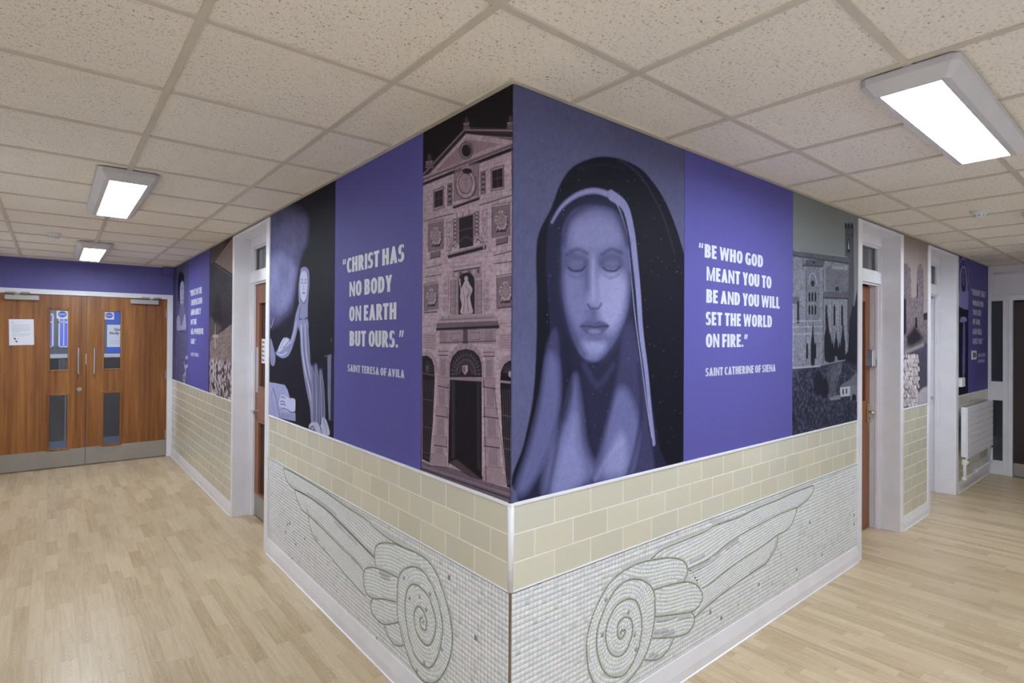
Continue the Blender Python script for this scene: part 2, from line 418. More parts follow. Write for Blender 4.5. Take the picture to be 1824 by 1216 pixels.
for i, (a, b) in enumerate(((-1.38, -1.24), (-1.145, -1.055))):
    w_ = MB().box(a, b, RB - .012, RB - .004, 1.42, 1.9).build('window_%d' % (1 + i), M['dusk'], kind='structure')
    mb = MB()
    for z in (1.4, 1.78, 1.9): mb.box(a - .02, b + .02, RB - .03, RB, z, z + .022)
    for x in (a - .02, b, (a + b) / 2 - .006): mb.box(x, x + (.02 if x != (a + b) / 2 - .006 else .012), RB - .03, RB, 1.4, 1.92)
    mb.build('window_frame', M['white'], w_)
wt = empty('worktop', (-.9, RB - .3, 0), label='white worktop with slate front along the back of the room beyond the double doors', cat='worktop')
MB().box(-1.0, 1.38, -.25, .298, 1.255, 1.3).build('worktop_board', M['white'], wt)
MB().box(-1.55, 1.38, .0, .297, 0, 1.254).build('slate_front', M['slate'], wt)
bd = fbox('pinboard', -.56, .3, RB - .02, RB - .001, 1.31, 2.05, M['blueboard'], label='bright blue pinboard seen through the right door window', cat='pinboard')
ps = empty('poster', (-.405, RB - .022, 1.585), label='white poster on the blue pinboard reading Quiet Study Area', cat='poster')
MB().box(-.15, .15, -.001, 0, -.18, .18).build('paper_sheet', M['paper'], ps)
text_mesh('lettering', 'Quiet\nStudy Area', .26, M['ink'], ps, (.01, -.002, .07), offset=.03)
mb = MB()
for z in (-.03, -.07, -.09, -.11, -.13): mb.box(-.12, .1, -.0016, -.001, z, z + .003)
mb.build('printed_lines', M['inkgrey'], ps)
ra = empty('radiator', (-1.06, RB - .36, 0), label='small white radiator seen through the left door window', cat='radiator')
mb = MB()
for k in range(5): mb.box(-.1 + k * .04, -.064 + k * .04, 0, .05, 1.06, 1.235)
mb.build('radiator_panel', M['white'], ra); MB().box(-.02, -.01, .01, .04, .0, 1.06).build('radiator_pipe', M['white'], ra)

# ------------------------------------------------------------------ dado: cream tiles, caps, edges
CAPB, SPL = 1.008, .711
def cream_tiles(side, s0, s1, z0, phase, name, parent, inset0=0., inset1=0.):
    vs, fs, cs = [], [], []
    P, H, G, D = .199, .099, .0026, .0056
    row = 0; z = CAPB
    rs = np.random.RandomState(int(s0 * 100) + (1 if side == 'L' else 2))
    while z > z0 + .01:
        zt = z - G / 2; zb = max(z - H + G / 2, z0)
        k0 = math.floor((s0 - phase) / P) - 1; s = phase + k0 * P - (P / 2 if row % 2 else 0)
        while s < s1:
            a, b = max(s + G / 2, s0 + inset0), min(s + P - G / 2, s1 - inset1)
            if b - a > .012 and zt - zb > .01:
                n = len(vs); c = .0022
                q = [(a, 0, zb), (b, 0, zb), (b, 0, zt), (a, 0, zt), (a, D - .0012, zb), (b, D - .0012, zb), (b, D - .0012, zt), (a, D - .0012, zt),
                     (a + c, D, zb + c), (b - c, D, zb + c), (b - c, D, zt - c), (a + c, D, zt - c)]
                vs += [W(side, s_, o, zz) for s_, o, zz in q]
                fs += [[n + i for i in f] for f in ((0, 1, 5, 4), (1, 2, 6, 5), (2, 3, 7, 6), (3, 0, 4, 7), (4, 5, 9, 8), (5, 6, 10, 9), (6, 7, 11, 10), (7, 4, 8, 11), (8, 9, 10, 11))]
                t = rs.uniform(.93, 1.03); w = rs.uniform(-.02, .02); base = lin((207, 204, 187))
                cs += [(base[0] * t * (1 + w), base[1] * t, base[2] * t * (1 - w * 1.5), 1)] * 12
            s += P
        z -= H; row += 1
    me = bpy.data.meshes.new(name); me.from_pydata(vs, [], fs); me.update(); me.materials.append(M['cream'])
    at = me.color_attributes.new('print', 'FLOAT_COLOR', 'POINT'); at.data.foreach_set('color', np.array(cs, np.float32).ravel())
    bm = bmesh.new(); bm.from_mesh(me); bmesh.ops.recalc_face_normals(bm, faces=bm.faces); bm.to_mesh(me); bm.free()
    o = bpy.data.objects.new(name, me); COL.objects.link(o); o.parent = parent; return o

DADO = [10]
def dado(side, s0, s1, zb, phase, edges=(True, True), corner=False):
    DADO[0] += 1; wall = empty('trim_%d' % DADO[0], kind='structure')
    mb = MB(); wbox(mb, side, s0, s1, .0, .0050, zb, CAPB); mb.build('tile_grout', M['creamgrout'], wall)
    cream_tiles(side, s0, s1, zb, phase, 'wall_tiles', wall, 0 if corner else .014, .014)
    mb = MB(); wbox(mb, side, s0 - (.010 if corner else 0), s1, 0, .0105, CAPB, 1.0205)
    mb.build('tile_cap', M['white'], wall, bevel=.003)
    mb = MB()
    if not corner: wbox(mb, side, s0, s0 + .013, 0, .009, zb, CAPB)
    wbox(mb, side, s1 - .013, s1, 0, .009, zb, CAPB); mb.build('tile_edging', M['white'], wall, bevel=.002)
dado('L', 0, 2.80, SPL, .01, corner=True)
dado('R', 0, 3.24, SPL, .01, corner=True)
dado('L', 3.885, YE - .02, .11, 3.9)
dado('R', 4.255, 4.97, .11, 4.3)
dado('R', 6.05, XE, .11, 6.1)
wl = bpy.data.objects['trim_11']; wr = bpy.data.objects['trim_12']
# rounded white corner tile trim and the brown metal edge below it
mb = MB(); mb.tube([(-.0, -.0, SPL - .001), (0, 0, 1.0205)], .0108, 16); mb.build('corner_trim', M['white'], wl, smooth=True)
mb = MB(); mb.box(-.0062, .001, -.0062, .001, .09, SPL - .001); mb.build('corner_edge', M['browntrim'], wl)
for side, s1 in (('L', 2.80), ('R', 3.24)):
    mb = MB(); wbox(mb, side, 0, s1, 0, .0075, SPL - .0045, SPL); mb.build('splice_strip', M['white'], wl if side == 'L' else wr)
    mb = MB(); wbox(mb, side, 0, s1, 0, .0068, SPL - .0068, SPL - .0046); mb.build('splice_painted_shadow', M['dark'], wl if side == 'L' else wr)  # dark strip painted in as the shadow below the white splice strip

# ------------------------------------------------------------------ baseboards
PROF = [(0, 0), (.021, 0), (.021, .004), (.016, .007), (.016, .05), (.007, .112), (.004, .116), (0, .116)]
def board(name, side, s0, s1, mitre0=0, mitre1=0):
    mb = MB(); n = len(PROF)
    vs = [W(side, s0 - u * mitre0, u, w) for u, w in PROF] + [W(side, s1 + u * mitre1, u, w) for u, w in PROF]
    mb.add(vs, [[i, (i + 1) % n, n + (i + 1) % n, n + i] for i in range(n)] + [list(range(n))[::-1], list(range(n, 2 * n))])
    return mb.build(name, M['white'], kind='structure')
board('baseboard_left', 'L', 0, 2.80, 1); board('baseboard_left_far', 'L', 3.885, YE - .02)
board('baseboard_right', 'R', 0, 3.24, 1); board('baseboard_right_middle', 'R', 4.255, 4.97); board('baseboard_right_far', 'R', 6.05, XE)

# ------------------------------------------------------------------ doorway frames in the long walls
def doorway(side, a, b, arch0, arch1, tn, D=.125):
    """a..b opening; arch0/arch1 widths of the flat architrave left on the wall either side"""
    mb = MB()
    wbox(mb, side, a - arch0, a, 0, .012, 0, HEAD + .012); wbox(mb, side, b, b + arch1, 0, .012, 0, HEAD + .012)
    wbox(mb, side, a, b, 0, .012, HEAD - .0, HEAD + .012)
    t = .012                                                # linings of the reveal
    wbox(mb, side, a, a + t, .012, -D, 0, HEAD); wbox(mb, side, b - t, b, .012, -D, 0, HEAD); wbox(mb, side, a + t, b - t, .012, -D, HEAD - t, HEAD)
    f = .03                                                 # frame posts, head and transom rail
    for (s0, s1, z0, z1) in ((a, a + f, 0, HEAD), (b - f, b, 0, HEAD), (a + f, b - f, 2.385, HEAD), (a + f, b - f, 2.07, 2.165)):
        wbox(mb, side, s0, s1, -D, -D - .1, z0, z1)
    f2 = .045                                               # inner rebates
    for (s0, s1, z0, z1) in ((a + f, a + f2, 0, 2.07), (b - f2, b - f, 0, 2.07), (a + f2, b - f2, 2.055, 2.07),
                             (a + f, a + f2, 2.165, 2.385), (b - f2, b - f, 2.165, 2.385), (a + f2, b - f2, 2.165, 2.18), (a + f2, b - f2, 2.37, 2.385)):
        wbox(mb, side, s0, s1, -D - .018, -D - .04, z0, z1)
    mb.build(tn, M['white'], kind='structure', bevel=.0025)
    mb = MB(); wbox(mb, side, a + f, b - f, -D - .05, -D - .056, 2.165, 2.385); return mb
def vent(side, a, b):
    pass
g1 = doorway('L', 2.87, 3.84, .07, .045, 'trim_5'); g1.build('window_3', M['glass'], kind='structure')
g2 = doorway('R', 3.30, 4.19, .06, .065, 'trim_6'); g2.build('window_4', M['glass'], kind='structure')
g3 = doorway('R', 5.03, 5.97, .06, .08, 'trim_7'); g3.build('window_5', M['glass'], kind='structure')
# dim curtained rooms behind the transoms
M['curtain'] = paint('olive grey curtain', lin((104, 110, 100)), .8, var=.3, vs=9)
def curtain(side, a, b, nm):
    mb = MB(); n = 60
    for i in range(n):
        s0 = a + (b - a) * i / n; s1 = a + (b - a) * (i + 1) / n
        o0 = -.34 + .02 * math.sin(i * .9); o1 = -.34 + .02 * math.sin((i + 1) * .9)
        mb.add([W(side, s0, o0, 0), W(side, s1, o1, 0), W(side, s1, o1, 2.6), W(side, s0, o0, 2.6), W(side, s0, o0 - .004, 0), W(side, s1, o1 - .004, 0), W(side, s1, o1 - .004, 2.6), W(side, s0, o0 - .004, 2.6)],
               [(0, 1, 2, 3), (4, 7, 6, 5), (2, 6, 7, 3) if False else (3, 2, 6, 7)])
    return mb.build('curtain', M['curtain'], label=nm, cat='curtain')
curtain('L', 2.7, 4.0, 'olive grey curtain behind the transom glass of the left doorway')
curtain('R', 3.35, 4.6, 'olive grey curtain behind the transom glass of the first right doorway')

def leaf_door(name, side, a, b, mat, D, panels, kick=None, flip=False):
    """hinged leaf set in the recess: a..b along the wall, front face at depth D"""
    d = empty(name, W(side, a, -D, 0), kind='structure')
    def put(o): o.location = -d.location; o.parent = d; return o
    mb = MB(); th = .044
    px0, px1 = panels[0]
    zs = panels[1]
    wbox(mb, side, a, px0, -D, -D - th, .01, 2.052); wbox(mb, side, px1, b, -D, -D - th, .01, 2.052)
    zz = [.01] + [v for z in zs for v in z] + [2.052]
    for i in range(0, len(zz), 2): wbox(mb, side, px0, px1, -D, -D - th, zz[i], zz[i + 1])
    put(mb.build('door_leaf', mat))
    for z0, z1 in zs:
        mb = MB(); wbox(mb, side, px0, px1, -D - .02, -D - .026, z0, z1); put(mb.build('vision_pane', M['darkglass']))
        mb = MB(); w = .018
        for s0, s1, c, e_ in ((px0 - w, px0 + .005, z0 - w, z1 + w), (px1 - .005, px1 + w, z0 - w, z1 + w), (px0, px1, z0 - w, z0 + .005), (px0, px1, z1 - .005, z1 + w)):
            wbox(mb, side, s0, s1, -D + .007, -D - .02, c, e_)
        put(mb.build('glazing_bead', mat, bevel=.004))
    return d, put
d3, put3 = leaf_door('door_3', 'L', 2.905, 3.805, M['veneer2'], .165, ((3.03, 3.675), ((.215, .845), (1.155, 1.89))))
mb = MB(); wbox(mb, 'L', 2.907, 3.803, -.165, -.163, .012, .2); put3(mb.build('kick_plate', M['steel']))
mb = MB(); wbox(mb, 'L', 3.70, 3.775, -.165, -.162, 1.1, 1.5); put3(mb.build('push_plate', M['chrome']))
mb = MB(); mb.tube([W('L', 3.765, -.165, .93), W('L', 3.765, -.125, .93)], .012, 12); mb.tube([W('L', 3.765, -.125, .93), W('L', 3.66, -.12, .93)], .009, 12); put3(mb.build('lever_handle', M['chrome']))
sg = empty('sign', W('L', 3.53, -.158, 1.47), label='narrow white sign with dark symbols on the brown door of the left doorway', cat='sign')
mb = MB(); wbox(mb, 'L', -.05, .05, 0, .003, -.105, .105); mb.build('sign_plate', M['plastic'], sg, bevel=.002)
mb = MB()
for k in range(5):
    wbox(mb, 'L', .0, .028, .003, .0036, .066 - k * .038, .086 - k * .038); wbox(mb, 'L', -.03, -.012, .003, .0036, .066 - k * .038, .08 - k * .038)
mb.build('sign_symbols', M['ink'], sg)

M['orange'] = veneer('orange brown wood veneer', lin((118, 66, 34)), lin((134, 80, 44)), lin((148, 92, 54)))
d4, put4 = leaf_door('door_4', 'R', 3.33, 4.145, M['orange'], .205, ((3.55, 4.035), ((1.08, 1.925),)))
mb = MB(); wbox(mb, 'R', 4.085, 4.13, -.205, -.199, .9, 1.055); put4(mb.build('handle_plate', M['brass'], bevel=.002))
mb = MB(); mb.tube([W('R', 4.11, -.2, .99), W('R', 4.11, -.15, .99), W('R', 4.06, -.143, .99), W('R', 4.0, -.145, .995)], .009, 12); put4(mb.build('lever_handle', M['chrome'], smooth=True))
mb = MB(); mb.tube([W('R', 4.11, -.2, .935), W('R', 4.11, -.19, .935)], .009, 12); put4(mb.build('lock_cylinder', M['chrome']))
mb = MB(); wbox(mb, 'R', 4.045, 4.12, -.205, -.15, 1.375, 1.515); put4(mb.build('lock_box', M['chrome'], bevel=.006))
mb = MB(); mb.tube([W('R', 4.12, -.175, 1.41), W('R', 4.155, -.175, 1.41)], .012, 10); mb.box(4.13, 4.14, .15, .2, 1.37, 1.44); put4(mb.build('latch', M['steel']))
d5, put5 = leaf_door('door_5', 'R', 5.06, 5.93, M['white'], .2, ((5.25, 5.55), ((1.1, 1.9),)))
mb = MB(); mb.tube([W('R', 5.86, -.2, 1.0), W('R', 5.86, -.15, 1.0)], .01, 12); mb.tube([W('R', 5.86, -.15, 1.0), W('R', 5.76, -.145, 1.0)], .009, 12); put5(mb.build('lever_handle', M['chrome']))

# ------------------------------------------------------------------ right corridor end: white glazed screen with a dark door
mb = MB(); X0 = XE
def xb(y0, y1, z0, z1, d0=0., d1=.1): mb.box(X0 + d0, X0 + d1, y0, y1, z0, z1)
xb(-.019, 0, 0, 2.6); xb(-1.87, -.019, 2.42, 2.6); xb(-1.87, -.055, 2.135, 2.42, .025); xb(-.055, -.019, 2.135, 2.42, 0)
xb(-1.87, -.019, 2.075, 2.135, -.012)
xb(-.028, -.019, .0, 2.075); xb(-.15, -.028, 0, .165); xb(-.15, -.028, .885, 1.11); xb(-.19, -.138, 0, 2.075, -.004)
xb(-.225, -.19, 0, 2.075, -.016); xb(-.228, -.192, 0, 2.1, .01)
xb(-1.16, -1.12, 0, 2.075, -.016); xb(-1.87, -1.16, 0, 2.075)
# moulding round the upper panel
for y0, y1, z0, z1 in ((-.075, -.055, 2.155, 2.4), (-1.8, -.055, 2.385, 2.4)): xb(y0, y1, z0, z1, .01, .03)
mb.build('wall_end_right', M['white'], kind='structure', bevel=.002)
mb = MB(); mb.box(X0 + .04, X0 + .046, -.138, -.028, .165, .885); mb.box(X0 + .04, X0 + .046, -.138, -.028, 1.11, 2.075); mb.build('window_6', M['darkglass'], kind='structure')
d6 = empty('door_6', (X0 + .03, -.65, 0), kind='structure')
o = MB().box(-.02, .02, -.47, .42, .012, 2.06).build('door_leaf', M['brown_door'], d6)
o = MB().box(-.023, -.02, -.468, .418, .012, .16).build('kick_plate', M['steel'], d6)
fbox('wall_behind_screen', X0 + .2, X0 + .3, -1.9, .24, 0, 2.6, M['roomgrey'], kind='structure')

# radiator, its pipe and valve
rd = empty('radiator', (6.03, -.013, 0), label='white flat panel radiator with eight horizontal bands, low on the tiled wall at far right', cat='radiator')
mb = MB(); n = 8; z0, z1 = .37, .905; h = (z1 - z0) / n
for k in range(n): mb.box(.03, 1.23, -.074, -.062, z0 + k * h + .003, z0 + (k + 1) * h - .003)
mb.box(.03, 1.23, -.066, -.055, z0 + .002, z1 - .002); mb.build('front_panel', M['white'], rd, bevel=.002)
mb = MB(); mb.box(.0, .028, -.066, -.022, z0 + .02, z1); mb.box(.03, 1.2, -.05, -.02, z0 + .03, z1 - .03); mb.build('radiator_body', M['white'], rd, bevel=.006)
mb = MB(); mb.tube([(.02, -.05, .37), (.02, -.05, .2), (.05, -.05, .17), (.6, -.05, .175), (1.2, -.05, .18), (1.28, -.05, .2), (1.28, -.05, .34)], .0135, 12); mb.build('radiator_pipe', M['white'], rd, smooth=True)
vv = MB().tube([(.02, -.05, .31), (.02, -.05, .37)], .024, 14).build('valve', M['plastic'], rd); MB().tube([(.02, -.085, .34), (.02, -.06, .34)], .012, 10).build('valve_knob', M['plastic'], vv)
MB().tube([(.5, -.05, .174), (.56, -.05, .175)], .02, 12).build('pipe_joint', M['plastic'], rd); MB().tube([(.0, -.05, .172), (.05, -.05, .17)], .02, 12).build('pipe_joint', M['plastic'], rd); MB().tube([(.5, -.05, .165), (.5, -.002, .13)], .008, 8).build('pipe_bracket', M['plastic'], rd)
sw = empty('light_switch', (6.06, 0, 1.16), label='small white switch box on the wall beside the second right doorway', cat='light switch')
swb = MB().box(0, .14, -.038, 0, -.048, .048).build('switch_box', M['plastic'], sw, bevel=.006)
MB().box(.085, .1, -.042, -.038, -.006, .006).build('switch_rocker', M['silver'], swb)
sp = empty('switch_plate', (6.745, -.004, 1.435), label='white plate with grey slots on the blue quote panel at far right', cat='wall plate')
MB().box(-.11, .11, -.006, 0, -.05, .05).build('plate', M['plastic'], sp, bevel=.003)
mb = MB()
for x in (-.065, -.035, -.005): mb.box(x, x + .014, -.008, -.006, -.03, .03)
mb.tube([(.045, -.008, 0), (.045, -.006, 0)], .026, 14); mb.build('slots', M['slate'], sp)

# ------------------------------------------------------------------ ceiling lights and detectors
def light_fixture(label):
    r = empty('ceiling_light', (0, 0, 0), label=label, cat='ceiling light', group='fluorescent ceiling lights')
    L, Wd, T = .60, .14, .062
    mb = MB()                                  # chamfered housing: end caps and side rails round an open diffuser
    def ring(x, y, z, c): return [(-x + c, -y, z), (x - c, -y, z), (x, -y + c, z), (x, y - c, z), (x - c, y, z), (-x + c, y, z), (-x, y - c, z), (-x, -y + c, z)]
    r0 = ring(Wd, L, 0, .022); r1 = ring(Wd, L, -.022, .022); r2 = ring(Wd - .032, L - .028, -T, .012); r3 = ring(Wd - .034, L - .03, -T, .010)
    r4 = ring(Wd - .055, L - .04, -T, .001); r5 = ring(Wd - .055, L - .04, -T + .006, .001)
    vs = r0 + r1 + r2 + r3 + r4 + r5; fs = []
    for k in range(5):
        for i in range(8): fs.append((k * 8 + i, k * 8 + (i + 1) % 8, k * 8 + 8 + (i + 1) % 8, k * 8 + 8 + i))
    fs.append(tuple(range(40, 48))); fs.append(tuple(range(0, 8))[::-1]); mb.add(vs, fs); mb.build('housing', M['fixture'], r)
    df = MB().box(-Wd + .057, Wd - .057, -L + .042, L - .042, -T + .001, -T + .005).build('diffuser', M['lamp'], r)
    for s in (-1, 1): MB().box(-.001, .001, s * (L - .043), s * (L - .08), -T + .0002, -T + .0009).build('seam', M['fixture'], df)
    return r
proto = light_fixture('rectangular fluorescent light on the left corridor ceiling, the larger nearer one')
spots = [((-.925, 2.745, HC), 0, None), ((-.925, 5.79, HC), 0, 'rectangular fluorescent light on the left corridor ceiling, farther one close to the double doors'),
         ((1.50, -.925, HC), PI / 2, 'large rectangular fluorescent light on the right corridor ceiling at upper right'),
         ((4.55, -.925, HC), PI / 2, 'added unseen rectangular fluorescent light farther along the right corridor ceiling'),  # unseen fitting, added to brighten the right corridor
         ((-1.0, -1.35, HC), PI / 2, 'added unseen rectangular fluorescent light over the corridor junction')]  # out of view, added above the junction for more light
for i, (loc, rz, lb) in enumerate(spots):
    o = proto if i == 0 else copy_tree(proto)
    o.location = loc; o.rotation_euler = (0, 0, rz)
    if lb: o['label'] = lb
o = copy_tree(proto); o.location = (-.8, 8.3, 2.6); o['label'] = 'rectangular ceiling light in the room beyond the double doors'

def detector(x, y, label):
    r = empty('smoke_detector', (x, y, CT), label=label, cat='smoke detector', group='ceiling smoke detectors')
    mb = MB(); mb.tube([(0, 0, 0), (0, 0, -.018), (0, 0, -.02)], [.052, .052, .049], 28); mb.build('base', M['plastic'], r)
    mb = MB(); mb.tube([(0, 0, -.02), (0, 0, -.034), (0, 0, -.046), (0, 0, -.052), (0, 0, -.054)], [.043, .04, .036, .03, .018], 28); mb.build('sensor_head', M['plastic'], r)
    mb = MB()
    for k in range(10):
        a = 2 * PI * k / 10; mb.box(.036 * math.cos(a) - .004, .036 * math.cos(a) + .004, .036 * math.sin(a) - .004, .036 * math.sin(a) + .004, -.042, -.036)
    mb.build('vent_slot', M['slate'], r)
detector(-1.236, 4.875, 'round white smoke detector on the left corridor ceiling')
detector(3.70, -.61, 'round white smoke detector on the right corridor ceiling')

w = bpy.data.worlds.new('world'); SC.world = w; w.use_nodes = True
w.node_tree.nodes['Background'].inputs[0].default_value = (.8, .9, 1., 1); w.node_tree.nodes['Background'].inputs[1].default_value = .04
SC.view_settings.view_transform = 'Standard'; SC.view_settings.look = 'None'; SC.view_settings.gamma = 1; SC.view_settings.use_curve_mapping = False
SC.view_settings.exposure = 0.
SC.cycles.max_bounces = 10; SC.cycles.diffuse_bounces = 6
# ================================================================== printed wall panels
def fbm(h, w, fy, fx, seed, octs=4, pers=.55):
    rs = np.random.RandomState(seed); out = np.zeros((h, w)); amp = 1.; tot = 0.
    for o in range(octs):
        ny, nx = max(2, int(fy * 2 ** o) + 2), max(2, int(fx * 2 ** o) + 2)
        g = rs.rand(ny, nx); yy = np.linspace(0, ny - 1.001, h); xx = np.linspace(0, nx - 1.001, w)
        y0 = yy.astype(int); x0 = xx.astype(int); ty = (yy - y0)[:, None]; tx = (xx - x0)[None]
        ty = ty * ty * (3 - 2 * ty); tx = tx * tx * (3 - 2 * tx)
        y1 = y0 + 1; x1 = x0 + 1
        a = g[y0][:, x0] * (1 - tx) + g[y0][:, x1] * tx; b = g[y1][:, x0] * (1 - tx) + g[y1][:, x1] * tx
        out += (a * (1 - ty) + b * ty) * amp; tot += amp; amp *= pers
    return out / tot

def catmull(P, closed=True, k=6):
    P = np.asarray(P, float); n = len(P); out = []
    rng = range(n) if closed else range(n - 1)
    for i in rng:
        if closed: a, b, c, d = P[(i - 1) % n], P[i], P[(i + 1) % n], P[(i + 2) % n]
        else: a, b, c, d = P[max(i - 1, 0)], P[i], P[i + 1], P[min(i + 2, n - 1)]
        for j in range(k):
            t = j / k
            out.append(.5 * ((2 * b) + (c - a) * t + (2 * a - 5 * b + 4 * c - d) * t * t + (3 * b - a - 3 * c + d) * t ** 3))
    if not closed: out.append(P[-1])
    return np.array(out)

class Canvas:
    """a picture printed on the wall, stored as colours on a fine grid; (s,z) are metres on the wall"""
    def __init__(c, side, s0, s1, res, bg, z0=1.0205, z1=HC - .002):
        c.side, c.s0, c.s1, c.z0, c.z1 = side, s0, s1, z0, z1
        c.nx = int((s1 - s0) / res) + 1; c.ny = int((z1 - z0) / res) + 1
        c.S, c.Z = np.meshgrid(np.linspace(s0, s1, c.nx), np.linspace(z0, z1, c.ny))
        c.rgb = np.zeros((c.ny, c.nx, 3)); c.rgb[:] = bg; c.crop(0, 0, 1); c.res = res
    def crop(c, ox, oy, sc): c.o = (ox, oy, sc); return c
    def T(c, P):
        P = np.asarray(P, float); q = np.stack([c.o[0] + P[:, 0] / c.o[2], c.o[1] + P[:, 1] / c.o[2]], 1)
        return on_wall(c.side, q)
    def win(c, q, pad):
        dx = (c.s1 - c.s0) / (c.nx - 1); dz = (c.z1 - c.z0) / (c.ny - 1)
        i0 = max(int((q[:, 0].min() - pad - c.s0) / dx), 0); i1 = min(int((q[:, 0].max() + pad - c.s0) / dx) + 2, c.nx)
        j0 = max(int((q[:, 1].min() - pad - c.z0) / dz), 0); j1 = min(int((q[:, 1].max() + pad - c.z0) / dz) + 2, c.ny)
        return (slice(j0, j1), slice(i0, i1)) if i1 > i0 and j1 > j0 else None
    def dist(c, w, q, closed):
        X, Y = c.S[w], c.Z[w]; d = np.full(X.shape, 1e9); ins = np.zeros(X.shape, bool); n = len(q); tpar = np.zeros(X.shape)
        for i in range(n if closed else n - 1):
            a, b = q[i], q[(i + 1) % n]; e = b - a; L = e @ e + 1e-12
            t = np.clip(((X - a[0]) * e[0] + (Y - a[1]) * e[1]) / L, 0, 1)
            dd = (X - a[0] - t * e[0]) ** 2 + (Y - a[1] - t * e[1]) ** 2
            m = dd < d; d = np.where(m, dd, d); tpar = np.where(m, (i + t) / max(n - 1, 1), tpar)
            if closed:
                if a[1] != b[1]:
                    cr = ((a[1] > Y) != (b[1] > Y)) & (X < (b[0] - a[0]) * (Y - a[1]) / (b[1] - a[1]) + a[0]); ins ^= cr
        return np.sqrt(d), ins, tpar
    def blend(c, w, al, col):
        al = al[..., None]; c.rgb[w] = c.rgb[w] * (1 - al) + np.asarray(col) * al
    def poly(c, P, col, soft=None, al=1., smooth=False, tex=0.):
        q = c.T(P); q = catmull(q) if smooth else q; soft = soft or c.res
        w = c.win(q, soft)
        if w is None: return c
        d, ins, _ = c.dist(w, q, True); sd = np.where(ins, -d, d)
        a = np.clip(.5 - sd / soft, 0, 1) * al
        if tex: a = a * (1 - tex * RNG.rand(*a.shape))
        c.blend(w, a, col); return c
    def line(c, P, wd, col, soft=None, al=1., smooth=False, taper=None):
        q = c.T(P); q = catmull(q, False) if smooth else q; soft = soft or c.res
        w = c.win(q, wd + soft)
        if w is None: return c
        d, _, t = c.dist(w, q, False)
        if taper is not None: wd = wd * (taper[0] + (taper[1] - taper[0]) * t)
        c.blend(w, np.clip(.5 - (d - wd / 2) / soft, 0, 1) * al, col); return c
    def ell(c, x, y, rx, ry, col, soft=None, al=1., ring=None):
        a = np.linspace(0, 2 * PI, 25)[:-1]; P = np.stack([x + rx * np.cos(a), y + ry * np.sin(a)], 1)
        if ring: return c.line(list(P) + [P[0]], ring, col, soft, al)
        return c.poly(P, col, soft, al)
    def rect(c, x0, y0, x1, y1, col, sl=0., **k):
        """box in the picture; sl is the fall of its level edges"""
        return c.poly([(x0, y0), (x1, y0 + sl * (x1 - x0)), (x1, y1 + sl * (x1 - x0)), (x0, y1)], col, **k)
    def noise(c, amp, fy, fx, seed, mask=None, octs=4):
        n = (fbm(c.ny, c.nx, fy, fx, seed, octs) - .5) * 2 * amp
        f = np.clip(1 + n, .1, 4)[..., None]
        if mask is not None: f = 1 + (f - 1) * mask[..., None]
        c.rgb *= f; return c
    def mask(c, P, soft=.004, smooth=False):
        q = c.T(P); q = catmull(q) if smooth else q; w = c.win(q, soft); m = np.zeros((c.ny, c.nx))
        if w is not None:
            d, ins, _ = c.dist(w, q, True); m[w] = np.clip(.5 - np.where(ins, -d, d) / soft, 0, 1)
        return m
    def build(c, name, label, cat='mural panel', group='printed picture panels', th=.003):
        nx, ny = c.nx, c.ny; D = th
        s = c.S.ravel(); z = c.Z.ravel(); o = np.full(s.shape, D)
        sgn = 1 if c.side == 'L' else 1
        co_ = np.stack([-o, s, z], 1) if c.side == 'L' else np.stack([s, -o, z], 1)
        j, i = np.meshgrid(np.arange(ny - 1), np.arange(nx - 1), indexing='ij'); a = (j * nx + i).ravel()
        F = np.stack([a, a + 1, a + nx + 1, a + nx], 1)
        if c.side == 'L': F = F[:, ::-1]
        # thin edge back to the wall
        ring = np.concatenate([np.arange(nx), nx - 1 + nx * np.arange(1, ny), nx * (ny - 1) + np.arange(nx - 2, -1, -1), nx * np.arange(ny - 2, 0, -1)])
        back = co_[ring].copy(); back[:, 0 if c.side == 'L' else 1] = 0.
        nb = len(co_); m = len(ring); k = np.arange(m); E = np.stack([ring, nb + k, nb + (k + 1) % m, ring[(k + 1) % m]], 1)
        V = np.concatenate([co_, back]); FF = np.concatenate([F, E]).astype(np.int32)
        me = bpy.data.meshes.new(name); me.vertices.add(len(V)); me.vertices.foreach_set('co', V.astype(np.float32).ravel())
        me.loops.add(FF.size); me.loops.foreach_set('vertex_index', FF.ravel()); me.polygons.add(len(FF))
        me.polygons.foreach_set('loop_start', np.arange(0, FF.size, 4, dtype=np.int32)); me.update(calc_edges=True)
        cc = np.ones((len(V), 4), np.float32); cc[:nb, :3] = np.clip(c.rgb, 0.002, .9).reshape(-1, 3); cc[nb:, :3] = .1
        at = me.color_attributes.new('print', 'FLOAT_COLOR', 'POINT'); at.data.foreach_set('color', cc.ravel()); me.materials.append(M['print'])
        ob = bpy.data.objects.new(name, me); COL.objects.link(ob)
        return props(ob, label, cat, group)

def g_(v, tint=(1., .93, 1.12), k=1.):     # a grey of the duotone print, v = 0..255
    a = (np.array(lin((v, v, v))) * np.array(tint) * k); return tuple(a)
